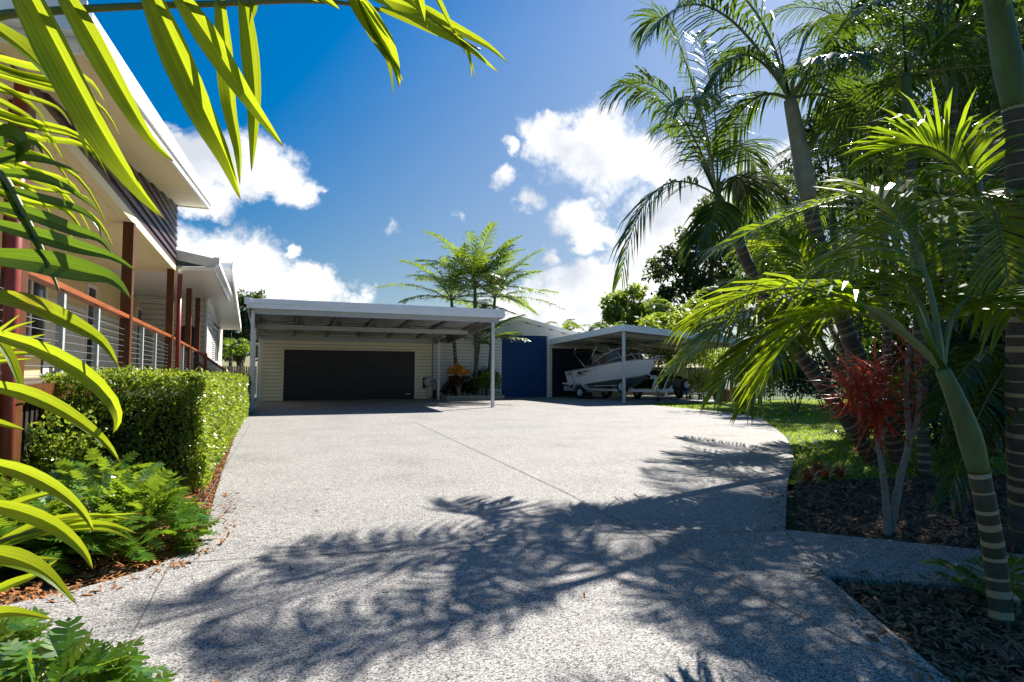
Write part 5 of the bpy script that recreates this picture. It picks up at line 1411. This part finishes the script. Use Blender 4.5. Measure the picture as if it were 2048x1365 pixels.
def lobed(b, p, d, nrm, L_, r):
    """deeply lobed leaf: midrib with paired finger lobes"""
    s = d.cross(nrm)
    if s.length < 1e-3: s = d.cross(V((.2, .3, .9)))
    s.normalize(); n = s.cross(d); K = 5
    mid = []
    for k in range(K + 2):
        u = k / (K + 1); mid.append(p + d * (L_ * u) - n * (-.18 * L_ * u * u) - Z * (.22 * L_ * u * u))
    for k in range(K):
        u = (k + .5) / K; w_ = L_ * (.50 - .26 * u) if k else L_ * .42
        for sg in (-1, 1):
            a, c = mid[k], mid[k + 1]
            tip = a.lerp(c, .5) + s * sg * w_ + d * (L_ * (.12 + .08 * u) if k else -L_ * .08) - n * (-.05 * L_) - Z * w_ * .25
            m1 = a + (tip - a) * .70 - d * L_ * .048; m2 = c + (tip - c) * .66 + d * L_ * .042
            n0 = len(b.v); b.v += [a, m1, tip, m2, c]; b.f.append((n0, n0 + 1, n0 + 2, n0 + 3, n0 + 4)); b.m.append(0)
    b.quad(mid[K], mid[K] + s * L_ * .06 + d * L_ * .06, mid[K + 1], mid[K] - s * L_ * .06 + d * L_ * .06)
def xanadu(lab, c, rr, h, n, ls, seed):
    rr *= 1.0; n = int(n * 1.15); ls *= 1.1
    r = random.Random(seed); c = V(c)
    root = thing('philodendron', lab, 'shrub', c, 'lobed-leaf shrubs along the drive edge')
    b = MB(); sb_ = MB()
    for _ in range(n):
        a = r.uniform(0, 6.283); q = r.random() ** .5; e = 1 - q * q
        p = c + V((math.cos(a) * rr * q, math.sin(a) * rr * q, .04 + h * (.15 + .85 * math.sqrt(max(0, e))) * r.uniform(.45, 1.06)))
        out = V((math.cos(a), math.sin(a), 0)); d = (out * (.35 + .7 * q) + Z * (.5 - .45 * q) + rdir(r) * .45).normalized()
        lobed(b, p, d, (Z * 1.0 + out * .35 + rdir(r) * .35).normalized(), ls * r.uniform(.7, 1.2), r)
        if r.random() < .5: sb_.tube([c + V((math.cos(a) * .08, math.sin(a) * .08, 0)), (c + p) / 2 + Z * .08, p], [.005, .004, .003], 4)
    b.build('foliage', MT['xanadu'], root); sb_.build('stem', MT['rachis'], root)
xanadu('lobed-leaf shrub nearest the drive edge below the hedge corner', (-1.0, 5.05, -.05), .52, .42, 330, .145, 1)
xanadu('lobed-leaf shrub mounded in the middle of the bed below the hedge', (-1.65, 4.85, -.05), .55, .44, 330, .145, 2)
xanadu('lobed-leaf shrub tucked against the shaded hedge face', (-1.25, 5.85, -.05), .52, .50, 260, .145, 3)
xanadu('lobed-leaf shrub at the inner end of the bed beside the deck', (-2.05, 5.6, -.05), .55, .50, 260, .145, 4)
xanadu('lobed-leaf shrub in the low front bed next to the drive', (-.72, 2.42, -.06), .34, .30, 190, .13, 5)
xanadu('lobed-leaf shrub in the low front bed beside the side path', (-1.22, 2.85, -.06), .42, .34, 240, .13, 6)
xanadu('lobed-leaf shrub in the low front bed under the cane leaves', (-1.05, 2.1, -.06), .38, .36, 200, .13, 7)

# ================================================================== CANE PALM LEANING IN FROM THE LEFT, CLOSE BY
cane = thing('cane_palm', 'golden cane palm with long bright leaves hanging before the house eaves and hedge', 'palm', (-1.75, .95, 0))
def blade(b, pts, wd, roll=.0, fold=.30, n=14, droop_tip=True, w0=.35):
    """long leaf blade with a keel, swept along a curve through the given points"""
    q = spl(pts, max(2, n // (len(pts) - 1))); m = len(q) - 1; base = len(b.v); uo = (base % 97) * 1.37
    for i, p in enumerate(q):
        t = i / m; T = (q[min(i + 1, m)] - q[max(i - 1, 0)]).normalized()
        vd = (CAM - p); vd = (vd - T * vd.dot(T)).normalized(); s0 = T.cross(vd)
        ro = roll * (.6 + .8 * t); s = s0 * math.cos(ro) + vd * math.sin(ro); nn = s.cross(T) * -1
        w_ = wd * .51 * min(1, w0 + (t * 3.2) ** .8 * (1 - w0)) * max(0.0, (1 - t ** 2.6) * (1 - .55 * max(0, t - .45)))
        for k_ in range(4): b.uv[len(b.v) + k_] = (uo + (0, .5, .5, 1)[k_], t)
        b.v += [p - s * w_ + nn * (w_ * fold * 1.7), p, p, p + s * w_ + nn * (w_ * fold * 1.7)]
    for i in range(m):
        a = base + 4 * i
        for k in (0, 2): b.f.append((a + k, a + k + 1, a + k + 5, a + k + 4)); b.m.append(0)
FM2 = [MT['fg_leaf'], MT['rachis']]
def px3(lst, dd):
    out = []
    for q in lst:
        out.append(D(q[0], q[1], dd + (q[2] if len(q) > 2 else 0)))
    return out
def cane_frond(stalk, dd, rr, leaves, mats=None, flip=-1):
    b = MB(); sp = spl([V((-1.74, 1.06, 1.42))] + px3(stalk, dd), 8); m = len(sp) - 1
    b.tube(sp, [rr * (1.1 - .9 * i / m) for i in range(m + 1)], 8, 1)
    for lv in leaves:
        pts, wd = lv[0], lv[1]; roll = lv[2] if len(lv) > 2 else .2; fo = (lv[3] if len(lv) > 3 else .35) * flip
        p3 = px3(pts, dd)
        if roll is None:
            # a keeled leaf hanging so that one half takes the sun through it and the other stands edge-on to it
            q = spl(p3, 6); k = len(q) // 2; T = (q[k + 1] - q[k - 1]).normalized(); vd = CAM - q[k]; vd = (vd - T * vd.dot(T)).normalized(); s0 = T.cross(vd); best = None
            for sgn in (-1, 1):
                for i in range(-11, 12):
                    ro = i * .1; s_ = s0 * math.cos(ro) + vd * math.sin(ro); nn = s_.cross(T) * -1; ff = abs(fo) * sgn * 1.7
                    nl = (nn * ff - s_).cross(T).normalized(); nr = (s_ + nn * ff).cross(T).normalized()
                    if nl.dot(vd) < 0: nl = -nl
                    if nr.dot(vd) < 0: nr = -nr
                    # image-left half: sun behind it; other half: sun grazing
                    sc = -nl.dot(SUN) - 1.2 * abs(nr.dot(SUN)) - .5 * abs(ro)
                    if min(nl.dot(vd), nr.dot(vd)) < .25: sc -= 1
                    if best is None or sc > best[0]: best = (sc, ro, abs(fo) * sgn)
            roll, fo = best[1], best[2]
        blade(b, p3, wd * dd / F, roll, fo)
    return b.build('frond', mats or FM2, cane, True)
# top frond, its stalk crossing the upper edge
cane_frond([(-500, 330, .3), (-250, 150, .2), (-40, 45), (80, 25), (250, 14), (430, 8), (600, 2), (720, 12, .05), (860, 50, .1), (960, 100, .15)], 1.15, .011, [
    ([(15, -90, .0), (85, 40, -.03), (190, 240, -.06), (265, 360, -.05), (330, 440, -.02)], 66, None, .5),
    ([(100, -60), (170, 50, -.02), (240, 175, -.04), (300, 275, -.04), (350, 325)], 46, None, .5),
    ([(-30, 40), (60, 110, -.04), (130, 200, -.05), (180, 330)], 40, .7, .3),
    ([(290, -40), (345, 80, -.03), (410, 225, -.05), (455, 320, -.04), (482, 402)], 60, None, .55),
    ([(345, -30), (420, 80, -.02), (495, 195, -.04), (570, 298)], 48, None, .45),
    ([(440, -10), (452, 100), (462, 210, .02), (478, 300), (480, 372)], 36, None, .6),
    ([(485, -20), (500, 80), (510, 190), (508, 280), (503, 345)], 36, None, .6),
    ([(510, 0), (505, 25), (500, 50)], 14, .2), 
    ([(690, -30), (730, 30), (770, 85), (790, 130), (800, 178)], 40, None, .5), ([(700, -20), (745, 60), (782, 120), (808, 165)], 24, -.3, .4), ([(728, 0), (760, 50), (785, 75)], 18, .4),
    ([(700, -40), (738, 50), (775, 130), (786, 195)], 22, .8, .4),
    ([(600, -40), (640, -8), (680, 20)], 26, .3), ([(540, -40), (580, -10), (640, 5)], 24, .2),
    ([(745, -10, .0), (830, 15, .05), (905, 55, .1), (975, 92, .15), (1018, 128, .2)], 26, .2), ([(760, 16), (850, 48, .05), (930, 90, .1), (1000, 148, .15)], 24, -.2), ([(800, -10), (870, 40, .05), (925, 90, .1), (952, 160, .12)], 20, .6),
    ([(720, -20), (790, 5), (860, 30, .05), (945, 75, .1)], 30, .2), ([(825, -40), (840, 10), (855, 60)], 22, .3), ([(860, -30), (890, 30, .05), (930, 110, .1)], 14, .7), ([(900, 55, .1), (935, 100, .1), (943, 160, .1)], 10, .4)])
# broad shaded leaflets
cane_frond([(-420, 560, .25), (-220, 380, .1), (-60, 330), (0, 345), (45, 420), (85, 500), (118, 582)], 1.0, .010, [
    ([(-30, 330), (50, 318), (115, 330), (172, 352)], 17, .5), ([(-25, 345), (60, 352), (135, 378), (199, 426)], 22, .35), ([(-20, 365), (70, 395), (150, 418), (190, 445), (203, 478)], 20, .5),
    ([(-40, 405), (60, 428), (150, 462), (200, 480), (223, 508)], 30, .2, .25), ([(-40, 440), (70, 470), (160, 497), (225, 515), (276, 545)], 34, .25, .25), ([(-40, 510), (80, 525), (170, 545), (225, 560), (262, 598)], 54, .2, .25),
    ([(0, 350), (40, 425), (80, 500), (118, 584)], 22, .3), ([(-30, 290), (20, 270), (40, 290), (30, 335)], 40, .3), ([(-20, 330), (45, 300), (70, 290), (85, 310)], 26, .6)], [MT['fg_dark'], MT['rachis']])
# arching bright blades
cane_frond([(-420, 760, .2), (-260, 620, .1), (-120, 590), (-40, 640), (-30, 760), (-40, 860), (-60, 960)], .95, .010, [
    ([(-60, 585), (50, 605, -.02), (140, 645, -.04), (205, 685, -.03), (238, 735)], 38, .15, .35), ([(-60, 655), (60, 690, -.03), (160, 740, -.05), (222, 800, -.04), (236, 842), (225, 868)], 34, -.1, .35),
    ([(-60, 765), (40, 785, -.02), (130, 825, -.04), (205, 880, -.04), (240, 925)], 32, .2, .35), ([(-60, 920), (30, 940), (110, 978, -.02), (165, 1025, -.02), (188, 1065)], 32, .1, .35),
    ([(-60, 1005), (30, 1020), (110, 1052, -.02), (165, 1100), (186, 1140)], 34, -.1, .35), ([(-60, 1100), (30, 1118), (95, 1150), (155, 1212)], 40, .2, .35), ([(-60, 620), (10, 700), (40, 770), (48, 812)], 20, .4),
    ([(-60, 830), (10, 850), (50, 860)], 16, .3)])
cane_frond([(-420, 1100, .2), (-250, 1120, .1), (-120, 1115), (20, 1075), (120, 1050)], 1.1, .008, [
    ([(-40, 1110), (60, 1070), (160, 1040), (290, 1026)], 20, .3), ([(-30, 1100), (70, 1050), (170, 1030), (270, 1040)], 18, -.2), ([(-40, 1050), (40, 1005), (130, 980)], 20, .3), ([(0, 1090), (110, 1055), (210, 1050), (275, 1068)], 22, .2),
    ([(20, 1085), (120, 1062), (215, 1062), (272, 1085)], 14, .5), ([(-40, 1135), (40, 1120), (120, 1118)], 18, .3), ([(-50, 1200), (20, 1170), (70, 1150), (118, 1118)], 20, .3), ([(-60, 1240), (20, 1225), (110, 1240)], 26, .2)])
# finer frond of thin strands near the eaves
b_l = []
r = random.Random(9)
for k in range(26):
    y0 = 130 + k * 12 + r.uniform(-8, 8); ln = r.uniform(120, 230); ang = r.uniform(.25, .75); x1 = 40 + r.uniform(-40, 90)
    b_l.append(([(-70 + r.uniform(-20, 20), y0 - 40), (x1 * .5, y0 + r.uniform(-8, 8)), (x1 + ln * .35, y0 + ln * .25 * ang + 10), (x1 + ln * .62, y0 + ln * (.35 + ang * .45))], r.uniform(9, 17), r.uniform(-.6, .6)))
cane_frond([(-420, 260, .2), (-240, 130, .1), (-110, 130), (-60, 200), (-60, 330)], 1.35, .008, b_l)
cane_frond([(-300, 760, .1), (-160, 720), (-60, 700), (10, 690)], 1.5, .005, [([(-40, 700), (20, 660), (72, 642)], 9, .3), ([(-40, 705), (40, 680), (95, 668)], 9, -.3), ([(-40, 712), (40, 695), (108, 684)], 10, .3), ([(-30, 720), (30, 708), (98, 708)], 12, .2), ([(-40, 728), (20, 722), (66, 718)], 9, .2), ([(-40, 690), (0, 660), (42, 628)], 8, .2)])
def f(b):
    for (x, y) in ((-1.75, .95), (-1.95, 1.1), (-1.85, .75)):
        b.tube([V((x, y, -.08)), V((x + .08, y + .05, .7)), V((x + .02, y + .12, 1.5))], [.035, .03, .022], 10)
part('stem', MT['crownshaft'], cane, f, True)
